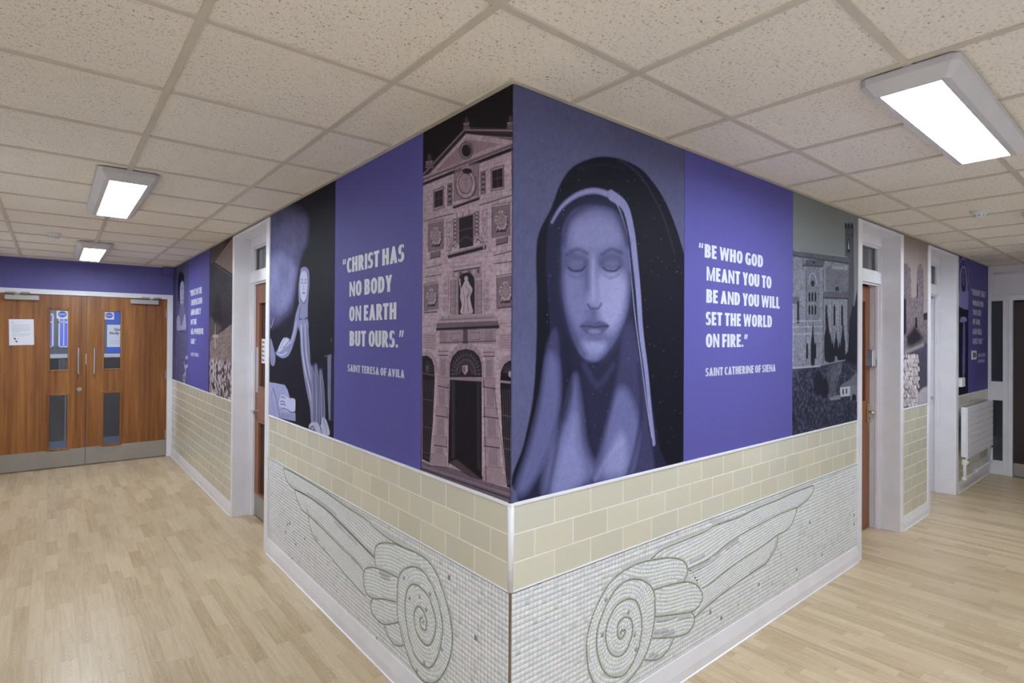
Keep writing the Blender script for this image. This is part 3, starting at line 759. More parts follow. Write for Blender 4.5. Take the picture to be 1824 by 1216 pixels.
# ------------------------------------------------------------------ condensed heavy capitals built stroke by stroke
T_, H_ = .24, .195
def R_(x0, y0, x1, y1): return [(x0, y0), (x1, y0), (x1, y1), (x0, y1)]
def arc(cx, cy, rx, ry, a0, a1, n=14, tv=T_, th=H_, p=2.35):
    q = []
    for i in range(n):
        for_ = []
        for a in (a0 + (a1 - a0) * i / n, a0 + (a1 - a0) * (i + 1) / n):
            a = math.radians(a); ca, sa = math.cos(a), math.sin(a)
            def pt(x, y): return (cx + math.copysign(abs(ca) ** (2 / p), ca) * x, cy + math.copysign(abs(sa) ** (2 / p), sa) * y)
            for_.append((pt(rx, ry), pt(rx - tv, ry - th)))
        (o0, i0), (o1, i1) = for_; q.append([i0, o0, o1, i1])
    return q
def glyph(ch):
    t, h = T_, H_
    if ch == 'A': return .62, [[(0, 0), (t, 0), (.415, 1), (.21, 1)], [(.62 - t, 0), (.62, 0), (.41, 1), (.205, 1)], R_(.14, .2, .48, .2 + h)]
    if ch == 'B': return .54, [R_(0, 0, t, 1), R_(t, 1 - h, .28, 1), R_(t, .43, .28, .43 + h * .9), R_(t, 0, .28, h)] + arc(.27, .735, .25, .265, -90, 90) + arc(.27, .285, .27, .285, -90, 90)
    if ch == 'C': return .5, arc(.3, .5, .3, .5, 62, 298, 18) + [[(.42, 1 - .03), (.42, .79), (.5, .76), (.5, .93)], [(.42, .03), (.5, .07), (.5, .24), (.42, .21)]]
    if ch == 'D': return .57, [R_(0, 0, t, 1), R_(t, 1 - h, .25, 1), R_(t, 0, .25, h)] + arc(.24, .5, .33, .5, -90, 90, 18)
    if ch == 'E': return .44, [R_(0, 0, t, 1), R_(t, 1 - h, .44, 1), R_(t, .42, .41, .42 + h), R_(t, 0, .44, h)]
    if ch == 'F': return .43, [R_(0, 0, t, 1), R_(t, 1 - h, .43, 1), R_(t, .4, .4, .4 + h)]
    if ch == 'G': return .57, arc(.31, .5, .31, .5, 62, 290, 18) + [[(.43, .97), (.43, .79), (.53, .76), (.53, .92)], R_(.57 - t, .03, .57, .54), R_(.3, .4, .57 - t, .4 + h * .85)]
    if ch == 'H': return .58, [R_(0, 0, t, 1), R_(.58 - t, 0, .58, 1), R_(t, .42, .58 - t, .42 + h)]
    if ch == 'I': return t, [R_(0, 0, t, 1)]
    if ch == 'K': return .58, [R_(0, 0, t, 1), [(t, .36), (t, .62), (.34, 1), (.57, 1)], [(.24, .5), (.36, .66), (.6, 0), (.37, 0)]]
    if ch == 'L': return .43, [R_(0, 0, t, 1), R_(t, 0, .43, h)]
    if ch == 'M': return .76, [R_(0, 0, .18, 1), R_(.58, 0, .76, 1), [(.18, 1), (.18, .66), (.31, 0), (.38, .3)], [(.58, 1), (.38, .3), (.45, 0), (.58, .66)], [(.31, 0), (.45, 0), (.38, .3)]]
    if ch == 'N': return .6, [R_(0, 0, .18, 1), R_(.42, 0, .6, 1), [(.18, 1), (.18, .58), (.42, 0), (.42, .42)]]
    if ch == 'O': return .6, arc(.3, .5, .3, .5, 0, 360, 30)
    if ch == 'P': return .53, [R_(0, 0, t, 1), R_(t, 1 - h, .26, 1), R_(t, .36, .26, .36 + h)] + arc(.25, .68, .28, .32, -90, 90)
    if ch == 'R': return .57, [R_(0, 0, t, 1), R_(t, 1 - h, .26, 1), R_(t, .39, .26, .39 + h)] + arc(.25, .695, .27, .305, -90, 90) + [[(.2, .42), (.4, .44), (.58, 0), (.36, 0)]]
    if ch == 'S': return .48, arc(.25, .71, .25, .29, 48, 262, 14) + arc(.23, .29, .25, .29, -132, 82, 14) + [[(.4, .97), (.37, .78), (.44, .75), (.46, .92)], [(.0, .06), (.0, .24), (.1, .2), (.08, .02)]]
    if ch == 'T': return .5, [R_((.5 - t) / 2, 0, (.5 + t) / 2, 1 - h), R_(0, 1 - h, .5, 1)]
    if ch == 'U': return .57, [R_(0, .32, t, 1), R_(.57 - t, .32, .57, 1)] + arc(.285, .33, .285, .33, 180, 360, 16)
    if ch == 'V': return .6, [[(0, 1), (.22, 1), (.4, 0), (.2, 0)], [(.6, 1), (.38, 1), (.2, 0), (.4, 0)]]
    if ch == 'W': return .88, [[(0, 1), (.19, 1), (.33, 0), (.14, 0)], [(.14, 0), (.33, 0), (.52, 1), (.36, 1)], [(.36, 1), (.52, 1), (.74, 0), (.55, 0)], [(.55, 0), (.74, 0), (.88, 1), (.69, 1)]]
    if ch == 'Y': return .57, [R_(.285 - t / 2, 0, .285 + t / 2, .42), [(0, 1), (.22, 1), (.385, .4), (.185, .36)], [(.57, 1), (.35, 1), (.185, .4), (.385, .36)]]
    if ch == '.': return .21, arc(.105, .1, .105, .1, 0, 360, 12, .1049, .0999, 2)
    if ch == ',': return .2, [[(.05, .2), (.2, .2), (.13, -.12), (.0, -.12)]]
    if ch == '-': return .3, [R_(0, .36, .28, .36 + h)]
    if ch == '<': return .36, [[(.0, .64), (.14, .64), (.17, 1), (.06, 1)], [(.2, .64), (.34, .64), (.37, 1), (.26, 1)]]
    if ch == '>': return .36, [[(.06, 1), (.2, 1), (.11, .62), (.0, .62)], [(.26, 1), (.4, 1), (.31, .62), (.2, .62)]]
    return .17, []
def letter_line(side, parent, txt, sa, sb, zb, zt, off, mat, flip):
    """text from sa (left end as read) to sb; letters between zb and zt"""
    x = 0; quads = []
    for i, ch in enumerate(txt):
        w, g = glyph(ch)
        quads += [(txt[:i].count(' '), [(x + a, b) for a, b in poly]) for poly in g]; x += w + (.075 if ch != ' ' else .03)
        if i + 1 < len(txt):
            pr = ch + txt[i + 1]
            if pr in ('AT', 'TA', 'AV', 'VA', 'AY', 'YA', 'YO', 'TO', 'TY', 'AU', 'LT', 'RT', 'FA', 'OU') : x -= .035
            if pr in ('<B', '<C', '<T', '<I'): x += .06
    xm = max(p[0] for q in quads for p in q[1])
    for wd in sorted(set(q[0] for q in quads)):
        mb = MB()
        for i, (w_, q) in enumerate(quads):
            if w_ == wd: mb.add([W(side, sa + (sb - sa) * a / xm, off + .00012 * (i % 6), zb + (zt - zb) * b) for a, b in q], [list(range(len(q)))])
        me = bpy.data.meshes.new('lettering'); me.from_pydata(mb.v, [], mb.f); me.update(); me.materials.append(mat)
        ob = bpy.data.objects.new('lettering', me); COL.objects.link(ob); ob.parent = parent
        if me.polygons[0].normal.dot(Vector((-1, 0, 0) if side == 'L' else (0, -1, 0))) < 0: me.flip_normals()
M['quotewall'] = paint('blue violet printed vinyl', lin((89, 86, 158)), .6, spec=.15, var=.02)
def quote_panel(side, s0, s1, label, lines, z0=1.0205, z1=HC - .002):
    r = empty('quote_panel', (0, 0, 0), label=label, cat='quote panel', group='blue violet quote panels')
    mb = MB(); wbox(mb, side, s0, s1, 0, .003, z0, z1); pn = mb.build('panel', M['quotewall'], r)
    for (t, a, b, zb, zt, big) in lines: letter_line(side, pn, t, a, b, zb, zt, .0033, M['text'] if big else M['smalltext'], 0)
    return r
quote_panel('L', .613, 1.583, 'blue violet panel reading CHRIST HAS NO BODY ON EARTH BUT OURS', [
    ('<CHRIST HAS', 1.474, .773, 1.946, 2.027, 1), ('NO BODY', 1.379, .889, 1.815, 1.895, 1), ('ON EARTH', 1.379, .845, 1.682, 1.762, 1),
    ('BUT OURS.>', 1.373, .770, 1.549, 1.630, 1), ('SAINT TERESA OF AVILA', 1.394, .763, 1.411, 1.449, 0)])
quote_panel('R', 1.051, 2.193, 'blue violet panel reading BE WHO GOD MEANT YOU TO BE', [
    ('<BE WHO GOD', 1.172, 1.819, 2.0, 2.067, 1), ('MEANT YOU TO', 1.243, 1.92, 1.888, 1.957, 1), ('BE AND YOU WILL', 1.241, 2.023, 1.778, 1.845, 1),
    ('SET THE WORLD', 1.237, 1.928, 1.667, 1.734, 1), ('ON FIRE.>', 1.238, 1.652, 1.557, 1.625, 1), ('SAINT CATHERINE OF SIENA', 1.236, 1.975, 1.414, 1.456, 0)])
quote_panel('L', 4.864, 5.994, 'blue violet panel reading TRUST IN THE COMPASSION AND MERCY', [
    ('<TRUST IN THE', 5.91, 5.232, 2.056, 2.125, 1), ('COMPASSION', 5.827, 5.209, 1.944, 2.013, 1), ('AND MERCY', 5.832, 5.276, 1.833, 1.9, 1), ('OF THE', 5.826, 5.503, 1.724, 1.786, 1),
    ('ALL-POWERFUL', 5.82, 5.131, 1.614, 1.679, 1), ('GOD.>', 5.815, 5.53, 1.503, 1.565, 1), ('SAINT STEPHEN', 5.818, 5.376, 1.365, 1.405, 0)])
quote_panel('R', 6.50, 7.47, 'blue violet panel reading I KNOW THAT WHATEVER YOU ASK', [
    ('<I KNOW THAT', 6.63, 7.33, 2.108, 2.178, 1), ('WHATEVER', 6.701, 7.229, 1.993, 2.054, 1), ('YOU ASK', 6.701, 7.111, 1.885, 1.95, 1), ('OF GOD,', 6.702, 7.076, 1.78, 1.844, 1),
    ('GOD WILL', 6.703, 7.154, 1.666, 1.733, 1), ('GIVE YOU.>', 6.704, 7.217, 1.558, 1.623, 1), ('SAINT MARTHA', 6.948, 7.335, 1.407, 1.45, 0), ('OF BETHANY', 6.948, 7.298, 1.342, 1.38, 0)])
# ------------------------------------------------------------------ portrait of a hooded woman (a plain stand-in for the painting)
c = Canvas('R', .0, 1.048, .0033, lin((84, 86, 128)))
c.noise(.10, 3, 2, 3); c.noise(.09, 90, 160, 4, octs=2)
# left half of the backdrop a little bluer
A = (910, 150, 3.2875); B = (910, 500, 3.04); Cc = (960, 380, 4.677)
black = lin((14, 14, 32)); deep = lin((30, 30, 62)); mid = lin((62, 62, 108)); skin = lin((112, 114, 166)); hi = lin((158, 160, 210)); lining = lin((128, 130, 184)); fold = lin((118, 124, 186))
# mantle, as wide as the panel towards the right
c.crop(910, 150, 1)
c.poly([(48, 735), (10, 735)][:0] + [(4, 722), (22, 640), (38, 560), (44, 470), (45, 380), (44, 300), (50, 262), (70, 222), (86, 180), (104, 152), (128, 137), (160, 129), (196, 134), (232, 152), (262, 188), (282, 226), (300, 276), (312, 330), (316, 420), (316, 700), (200, 700), (100, 740)], black, soft=.008, smooth=True)
c.line([(190, 134), (225, 158), (250, 195), (272, 240), (290, 300)], 3 * .0033, lin((42, 42, 72)), soft=.012, smooth=True, al=.8)
c.line([(120, 150), (160, 143), (200, 150)], .006, lin((34, 34, 60)), soft=.014, smooth=True, al=.7)
# veil inside the hood
c.poly([(64, 262), (72, 232), (95, 205), (120, 190), (150, 186), (180, 194), (202, 215), (212, 255), (220, 310), (226, 380), (236, 450), (250, 560), (262, 640), (272, 690), (180, 700), (70, 735), (10, 738), (40, 620), (58, 540), (70, 470), (66, 400), (62, 330)], deep, soft=.010, smooth=True)
c.poly([(150, 470), (215, 420), (232, 500), (244, 600), (256, 690), (150, 710), (150, 560)], mid, soft=.03, al=.75)
c.poly([(62, 470), (82, 440), (86, 560), (70, 660), (20, 720), (48, 600)], mid, soft=.02, al=.8, smooth=True)
# brighter lining down the right edge of the opening and round the brow
c.line([(72, 246), (90, 218), (118, 197), (150, 190), (182, 200)], .026, lining, soft=.010, smooth=True, taper=(.35, 1.))
c.line([(178, 198), (202, 218), (214, 262), (221, 320), (226, 370), (231, 440), (240, 510), (247, 580), (254, 640)], .046, lining, soft=.006, smooth=True, taper=(1., .45))
c.line([(188, 214), (201, 248), (209, 300), (214, 350), (221, 420), (232, 500), (241, 570), (250, 628)], .005, lin((176, 178, 220)), soft=.004, smooth=True, al=.7)
# long soft folds below the chin
c.poly([(52, 560), (66, 480), (84, 500), (84, 580), (66, 650), (30, 722), (8, 722), (30, 650)], lin((92, 96, 150)), soft=.04, al=.9, smooth=True)
c.poly([(60, 735), (66, 660), (92, 600), (112, 520), (122, 560), (132, 640), (150, 690), (118, 722)], lin((96, 100, 154)), soft=.05, smooth=True)
c.poly([(76, 735), (84, 670), (104, 610), (114, 590), (118, 640), (128, 700)], lin((128, 134, 194)), soft=.05, al=.8, smooth=True)
c.poly([(152, 705), (162, 650), (172, 600), (186, 550), (206, 545), (226, 600), (222, 660), (205, 700)], lin((98, 102, 158)), soft=.05, smooth=True)
c.poly([(166, 690), (180, 640), (196, 618), (206, 650), (200, 690)], lin((134, 140, 200)), soft=.045, al=.8, smooth=True)
c.line([(150, 702), (176, 660), (200, 634)], .010, hi, soft=.03, al=.4, smooth=True)
c.line([(206, 700), (220, 650), (232, 580), (226, 500)], .016, lin((28, 28, 66)), soft=.03, al=.8, smooth=True)
c.line([(92, 590), (104, 540), (96, 460)], .03, lin((22, 22, 48)), soft=.04, al=.7, smooth=True)
c.line([(64, 735), (78, 660), (88, 600)], .012, lin((30, 30, 66)), soft=.03, al=.7, smooth=True)
# neck in shade
c.poly([(120, 430), (192, 430), (188, 520), (170, 600), (148, 660), (134, 580), (122, 500)], lin((36, 36, 70)), soft=.035, smooth=True)
c.line([(130, 500), (154, 536), (182, 500)], .016, lin((62, 64, 110)), soft=.03, al=.6, smooth=True)
# face: plain oval turned to the viewer, eyes lowered
c.poly([(90, 280), (94, 250), (112, 224), (146, 214), (180, 222), (202, 250), (210, 300), (212, 360), (206, 410), (190, 450), (166, 484), (146, 494), (126, 484), (106, 444), (93, 390), (89, 330)], lin((92, 94, 146)), soft=.014, smooth=True)
c.poly([(104, 270), (118, 242), (148, 232), (178, 242), (194, 280), (150, 300), (112, 292)], lin((122, 124, 178)), soft=.06, smooth=True)
c.poly([(152, 340), (190, 334), (206, 356), (198, 410), (176, 440), (156, 410)], lin((144, 146, 200)), soft=.06, al=.95, smooth=True)
c.poly([(94, 345), (124, 340), (134, 400), (124, 432), (104, 410)], lin((112, 114, 168)), soft=.055, al=.9, smooth=True)
c.ell(146, 468, 22, 15, lin((138, 142, 198)), soft=.045, al=.9)
c.line([(89, 300), (91, 380), (108, 444), (130, 480)], .02, lin((48, 50, 90)), soft=.04, al=.8, smooth=True)
c.line([(212, 340), (206, 412), (188, 456), (162, 488)], .02, lin((54, 56, 98)), soft=.045, al=.8, smooth=True)
c.line([(92, 282), (104, 238), (146, 214), (186, 226), (208, 284)], .024, lin((38, 38, 76)), soft=.035, al=.9, smooth=True)
for ex in (116, 178):
    c.ell(ex, 318, 20, 13, lin((60, 62, 106)), soft=.035, al=.8)
    c.ell(ex, 319, 13, 7, lin((112, 114, 164)), soft=.03, al=.6)
    c.line([(ex - 15, 326), (ex - 7, 332), (ex + 7, 332), (ex + 15, 325)], .006, lin((24, 24, 50)), soft=.007, smooth=True)
    c.line([(ex - 13, 340), (ex, 345), (ex + 13, 339)], .004, lin((72, 74, 120)), soft=.016, smooth=True, al=.7)
    c.line([(ex - 18, 304), (ex, 294), (ex + 19, 301)], .008, lin((46, 46, 86)), soft=.018, smooth=True, al=.85)
c.poly([(141, 306), (150, 306), (153, 360), (161, 388), (148, 398), (133, 390), (140, 356)], lin((128, 130, 184)), soft=.03, al=.85, smooth=True)
c.line([(145, 316), (146, 384)], .010, hi, soft=.025, al=.6)
c.line([(136, 392), (142, 399), (154, 399), (160, 391)], .007, lin((44, 44, 80)), soft=.012, smooth=True, al=.9)
c.line([(132, 318), (134, 362)], .010, lin((66, 68, 116)), soft=.03, al=.6)
c.ell(148, 409, 4, 8, lin((82, 84, 134)), soft=.02, al=.6)
c.poly([(122, 430), (136, 421), (147, 424), (158, 421), (174, 430), (160, 444), (147, 448), (134, 444)], lin((82, 80, 128)), soft=.010, smooth=True)
c.line([(123, 431), (140, 431), (148, 433), (158, 431), (173, 431)], .004, lin((30, 28, 54)), soft=.006, smooth=True)
c.ell(148, 440, 11, 3.6, lin((132, 134, 188)), soft=.014, al=.7)
c.ell(148, 453, 14, 3.5, lin((74, 76, 124)), soft=.02, al=.8)
# weave and a few pale specks of the old print
c.noise(.07, 160, 120, 8, octs=1); c.noise(.05, 20, 14, 9)
for k in range(170):
    x, y = RNG.uniform(60, 306), RNG.uniform(140, 720); c.ell(x, y, .8, .8, lin((120, 122, 165)), soft=.002, al=RNG.uniform(.25, .8))
c.rgb = c.rgb * .86 + c.rgb.mean(2, keepdims=True) * .14
c.build('mural_panel', 'dark violet portrait print of a hooded woman with lowered eyes, right of the corner')

# ------------------------------------------------------------------ church facade photograph
stone = np.array(lin((172, 152, 166))); dk = lin((40, 31, 41)); sh = lin((82, 68, 80)); lt = lin((172, 152, 164)); jn = lin((84, 70, 82))
c = Canvas('L', .002, .611, .0022, lin((30, 24, 30)))
c.crop(740, 150, 3.284)
def F2(P): return [(x * 3.284 / 3.042, 1149.4 + y * 3.284 / 3.042) for x, y in P]
c.poly([(45, 560), (60, 520), (290, 285), (300, 262), (583, 290), (590, 2300), (590, 2640), (40, 2240)], stone)
mfac = c.mask([(45, 560), (60, 520), (290, 285), (300, 262), (583, 290), (590, 2640), (40, 2240)])
c.noise(.16, 10, 6, 21, mfac); c.noise(.3, 130, 60, 22, mfac, 3)
rs = np.random.RandomState(5)
# masonry joints; the courses fall to the left like the picture's own perspective
def yb(x, y): return y - (x - 315) * (.42 * (1 - (y / 1150.)) )          # levels flatten towards eye height of the picture
for k in range(62):
    y = 420 + k * 27
    if y > 1960: break
    pl = [(x, yb(x, y)) for x in (48, 180, 315, 450, 583)]
    c.line(pl, .0016, jn, al=.55 * rs.uniform(.4, 1))
    for q in range(9):
        x = 55 + q * 60 + (30 if k % 2 else 0) + rs.uniform(-8, 8)
        c.line([(x, yb(x, y)), (x, yb(x, y + 27))], .0015, jn, al=.5 * rs.uniform(.3, 1))
# pediment
c.poly([(45, 575), (300, 290), (583, 330), (583, 262), (300, 250), (285, 262), (45, 520)], lin((60, 50, 60)))
c.line([(48, 530), (290, 268), (583, 272)], .004, lt, al=.8); c.line([(50, 545), (296, 283), (583, 300)], .006, dk); c.line([(55, 556), (300, 296), (583, 318)], .003, lt, al=.7)
c.poly([(118, 514), (300, 322), (510, 350), (340, 410), (330, 430)], lin((140, 120, 132)))
mt = c.mask([(118, 514), (300, 322), (510, 350), (340, 410)]); c.noise(.2, 60, 40, 25, mt)
c.poly([(48, 566), (583, 358), (583, 335), (48, 540)], lin((128, 110, 122))); c.line([(48, 545), (583, 336)], .004, lt); c.line([(48, 585), (230, 512), (380, 452), (583, 375)], .014, dk, soft=.004); c.line([(48, 560), (583, 352)], .0035, dk, al=.8)
c.line([(48, 600), (583, 392)], .003, lt, al=.6)
c.ell(300, 388, 42, 52, lin((120, 102, 114))); c.ell(302, 388, 40, 50, dk, ring=.002); c.ell(304, 388, 29, 38, dk); c.ell(298, 390, 30, 38, lt, ring=.0018, al=.6)
for px, py, s in ((302, 262, 1.), (85, 492, 1.2), (560, 262, 1.1)):
    c.poly([(px - 20 * s, py), (px - 14 * s, py - 32 * s), (px + 14 * s, py - 36 * s), (px + 20 * s, py)], lin((112, 96, 106))); c.line([(px - 18 * s, py - 30 * s), (px + 16 * s, py - 36 * s)], .003, lt); c.ell(px, py - 52 * s, 10 * s, 20 * s, lin((72, 62, 70))); c.line([(px - 18 * s, py - 12), (px + 18 * s, py - 14)], .002, dk)
# frieze mouldings between storeys
def shelf(x0, y0, x1, y1, t=.012, lip=True):
    c.line([(x0, y0), (x1, y1)], t, lin((116, 100, 110))); c.line([(x0, y0 - t * 330), (x1, y1 - t * 330)], .003, lt)
    c.line([(x0 + 4, y0 + t * 420), (x1 - 2, y1 + t * 420)], t * .9, dk, soft=.004)
shelf(48, 800, 225, 755, .004); shelf(378, 705, 583, 645, .004)
shelf(225, 716, 376, 664, .012)
# upper shield
c.poly([(230, 500), (375, 455), (372, 650), (228, 690)], lin((120, 102, 114)), al=.8); c.line([(232, 490), (230, 690)], .003, dk, al=.7); c.line([(374, 450), (372, 655)], .003, dk, al=.8)
c.ell(300, 590, 62, 84, dk, al=.75, soft=.006); c.ell(298, 586, 56, 80, lin((160, 140, 152))); mw = c.mask([(240, 500), (360, 500), (360, 670), (240, 670)]); c.noise(.35, 150, 55, 26, mw, 2)
c.ell(296, 580, 40, 60, dk, ring=.0035); c.ell(296, 578, 34, 52, lin((150, 130, 142))); c.line([(280, 560), (318, 552)], .0016, dk); c.line([(298, 530), (300, 626)], .0016, dk)
c.poly([(274, 500), (278, 470), (292, 484), (308, 462), (322, 482), (334, 470), (334, 498)], lin((150, 130, 142))); c.ell(306, 508, 28, 16, dk)
# windows
def window(P, pad):
    P = np.array(P, float); m_ = P.mean(0); c.poly(m_ + (P - m_) * pad, lin((118, 100, 112))); c.line(list(m_ + (P - m_) * pad) + [(m_ + (P - m_) * pad)[0]], .002, dk, al=.8)
    c.poly(P, dk); a, b = (P[0] + P[1]) / 2, (P[2] + P[3]) / 2; c.line([a, b], .002, lin((92, 80, 90))); c.line([(P[0] + P[3]) / 2, (P[1] + P[2]) / 2], .002, lin((92, 80, 90)))
    c.line([P[0] - (3, 6), P[1] + (3, -6)], .003, lt); c.line([P[3] + (-4, 8), P[2] + (4, 8)], .003, lt)
window([(116, 632), (163, 614), (163, 708), (116, 722)], 1.35); window([(453, 508), (512, 490), (514, 598), (455, 610)], 1.3)
for x0, y0 in ((205, 585), (400, 515)):
    c.poly([(x0 - 14, y0), (x0 + 14, y0 - 8), (x0 + 14, y0 + 120), (x0 - 14, y0 + 128)], lin((112, 95, 107))); c.line([(x0 - 14, y0), (x0 + 14, y0 - 8), (x0 + 14, y0 + 120), (x0 - 14, y0 + 128), (x0 - 14, y0)], .0018, dk)
    for k in range(4): c.rect(x0 - 7, y0 + 10 + k * 30, x0 + 8, y0 + 24 + k * 30, dk, -.2); c.rect(x0 - 7, y0 + 20 + k * 30, x0 + 6, y0 + 28 + k * 30, lt, -.2, al=.6)
# middle window with scrolled shelf
c.poly([(222, 790), (378, 740), (378, 900), (224, 950)], lin((132, 114, 126)))
for k in range(7):
    for xx, s_ in ((236, 0), (362, -45)):
        c.ell(xx, 800 + k * 24 + s_, 12, 10, dk, ring=.0022); c.ell(xx, 800 + k * 24 + s_, 6, 5, lt)
c.poly([(258, 785), (340, 762), (342, 945), (260, 962)], dk); c.line([(260, 858), (342, 838)], .0022, lin((96, 86, 98))); c.line([(262, 920), (300, 890), (342, 915)], .01, lin((62, 54, 64)), soft=.006)
for k in range(6): c.line([(248 + k * 17, 780 - k * 5), (244 + k * 19, 758 - k * 5)], .0045, lt if k % 2 else sh)
shelf(196, 1002, 412, 948, .016)
c.line([(198, 990), (205, 950), (228, 928), (246, 936)], .011, lin((150, 132, 144)), smooth=True); c.line([(206, 990), (214, 955), (232, 942)], .003, dk, smooth=True); c.line([(346, 920), (356, 892), (384, 896), (402, 925), (404, 956)], .011, lin((150, 132, 144)), smooth=True); c.line([(356, 926), (372, 910), (392, 930)], .004, dk, smooth=True)
# side panels with strapwork shields
def arms(x, y, w, h, sl=-.18):
    c.poly([(x - w, y - h + w * .2), (x + w, y - h - w * .2), (x + w, y + h - w * .2), (x - w, y + h + w * .2)], lin((120, 103, 115))); c.line([(x - w, y + h), (x - w, y - h), (x + w, y - h - w * .35)], .0025, dk)
    c.ell(x + 3, y + 6, w * .74, h * .66, dk, al=.85, soft=.005); c.ell(x, y, w * .68, h * .62, lin((158, 138, 150)))
    for k in range(14):
        a = 2 * PI * k / 14; c.ell(x + w * .62 * math.cos(a), y + h * .58 * math.sin(a), w * .13, h * .08, lt if k % 3 else lin((128, 110, 122))); c.ell(x + w * .62 * math.cos(a) + 3, y + h * .58 * math.sin(a) + 5, w * .07, h * .04, dk)
    c.ell(x, y - 2, w * .4, h * .38, dk, ring=.0022); c.ell(x, y - 2, w * .36, h * .34, lin((150, 130, 142)))
    for k in range(4): c.line([(x - w * .25, y - h * .22 + k * h * .15), (x + w * .25, y - h * .25 + k * h * .15)], .0016, dk, al=.8)
    c.line([(x - w * .5, y + h * .7), (x, y + h * .6), (x + w * .5, y + h * .66)], .005, dk, smooth=True)
arms(124, 890, 46, 84); arms(505, 800, 54, 92)
for P in ([(88, 985), (148, 968), (148, 1008), (90, 1020)], [(474, 905), (543, 888), (543, 925), (476, 942)]): c.poly(P, lin((112, 95, 107))); c.line([P[3], P[2], P[1]], .004, dk); c.line([P[0], P[1]], .002, lt)
for x0, y0, h0 in ((200, 810, 160), (410, 740, 180)):
    c.line([(x0 - 14, y0), (x0 + 14, y0 - 8), (x0 + 14, y0 + h0), (x0 - 14, y0 + h0 + 8), (x0 - 14, y0)], .002, dk); c.ell(x0, y0 + 50, 6, 12, dk, ring=.002); c.ell(x0, y0 + 110, 7, 32, sh, ring=.003)
shelf(60, 1075, 160, 1052, .0035); shelf(460, 1000, 578, 972, .0035); c.line([(60, 1128), (158, 1112)], .003, dk); c.line([(462, 1050), (578, 1036)], .003, dk)
# right edge drainpipe and shade
c.line([(566, 360), (570, 640), (580, 660), (582, 900)], .004, sh); c.line([(576, 360), (578, 640)], .002, dk, al=.7)
# ---- lower half
L2 = lambda P, *a, **k: c.line(F2(P), *a, **k); P2 = lambda P, *a, **k: c.poly(F2(P), *a, **k)
P2([(205, -75), (360, -100), (365, 180), (200, 190)], lin((132, 114, 126)), al=.8)
L2([(212, -62), (352, -84)], .010, lt); L2([(212, -50), (352, -72)], .004, dk)
for k in range(6): P2([(218 + k * 24, -44 - k * 3.5), (230 + k * 24, -46 - k * 3.5), (230 + k * 24, -26 - k * 3.5), (218 + k * 24, -24 - k * 3.5)], lt if k % 2 == 0 else sh)
P2([(236, 182), (236, 10), (240, -20), (258, -40), (282, -46), (305, -40), (320, -20), (324, 10), (324, 178)], dk, smooth=False)
for x in (206, 350):
    P2([(x - 15, -5), (x + 15, -8), (x + 15, 178), (x - 15, 182)], lin((142, 124, 136))); L2([(x - 12, -4), (x - 12, 180)], .002, dk, al=.7); L2([(x + 13, -6), (x + 13, 176)], .003, dk, al=.8); L2([(x - 18, -8), (x + 18, -12)], .006, lt)
    for q in range(5): L2([(x - 14, 30 + q * 36), (x + 14, 28 + q * 36)], .0015, dk, al=.6)
# statue in the niche
st = lin((176, 158, 170))
P2([(250, 176), (254, 130), (246, 90), (250, 50), (262, 18), (270, 2), (280, -6), (290, 2), (298, 20), (312, 44), (308, 66), (300, 90), (306, 130), (312, 174)], st, smooth=True); c.ell(*F2([(278, -12)])[0], 11, 15, st); L2([(262, 60), (270, 100), (262, 170)], .003, sh, smooth=True); L2([(290, 60), (284, 110), (292, 172)], .0035, sh, smooth=True); L2([(276, 30), (300, 60), (280, 90)], .003, dk, smooth=True, al=.8); L2([(246, 10), (250, 60)], .005, st); L2([(244, -8), (244, 20)], .008, st)
for x, s_ in ((165, 1), (392, -1)):        # scrolls beside the niche
    for (yy, r_) in ((20, 13), (60, 15), (105, 17), (145, 19)):
        c.ell(*F2([(x, yy)])[0], r_, r_ * 1.1, lin((158, 138, 150)), ring=.005); c.ell(*F2([(x, yy)])[0], r_ * .5, r_ * .55, dk, ring=.0022)
    L2([(x + 14 * s_, -50), (x + 18 * s_, 60), (x + 14 * s_, 180)], .0025, dk, al=.8)
def arms2(x, y, w, h): q = F2([(x, y)])[0]; arms(q[0], q[1], w, h)
arms2(90, 88, 42, 76); arms2(492, 60, 52, 92); L2([(52, 172), (118, 168)], .006, sh); L2([(452, 148), (530, 140)], .006, sh)
# cornice over the door
P2([(140, 196), (430, 180), (452, 210), (118, 226)], lin((150, 132, 144))); P2([(118, 226), (452, 210), (452, 238), (118, 252)], lin((104, 88, 99))); L2([(118, 226), (452, 212)], .0035, lt); L2([(120, 262), (452, 248)], .014, dk, soft=.006); L2([(140, 212), (430, 198)], .0025, dk, al=.8)
for x in (150, 188): L2([(x, 190), (x, 206)], .003, dk)
P2([(134, 268), (440, 262), (440, 340), (134, 345)], lin((128, 110, 122)), al=.7)
for x in (152, 400):
    for k in range(5): L2([(x - 14 + k * 8, 275), (x - 14 + k * 8, 325)], .0022, sh)
P2([(262, 262), (286, 262), (288, 340), (260, 340)], dk, al=.75); L2([(200, 285), (250, 283), (250, 322), (200, 324), (200, 285)], .002, sh); L2([(300, 282), (350, 280), (350, 318), (300, 320), (300, 282)], .002, sh)
L2([(134, 335), (440, 326)], .004, dk, al=.8)
# carved inscriptions
for x0, x1 in ((44, 116), (452, 534)):
    P2([(x0, 285), (x1, 282), (x1, 376), (x0, 366)], lin((156, 136, 148)))
    for k in range(6): L2([(x0 + 8 + (k % 3) * 5, 296 + k * 13), (x1 - 6 - (k % 2) * 8, 295 + k * 13.6)], .0026, sh, al=.55)
L2([(44, 245), (120, 240)], .003, dk, al=.5); L2([(452, 232), (534, 225)], .003, dk, al=.5)
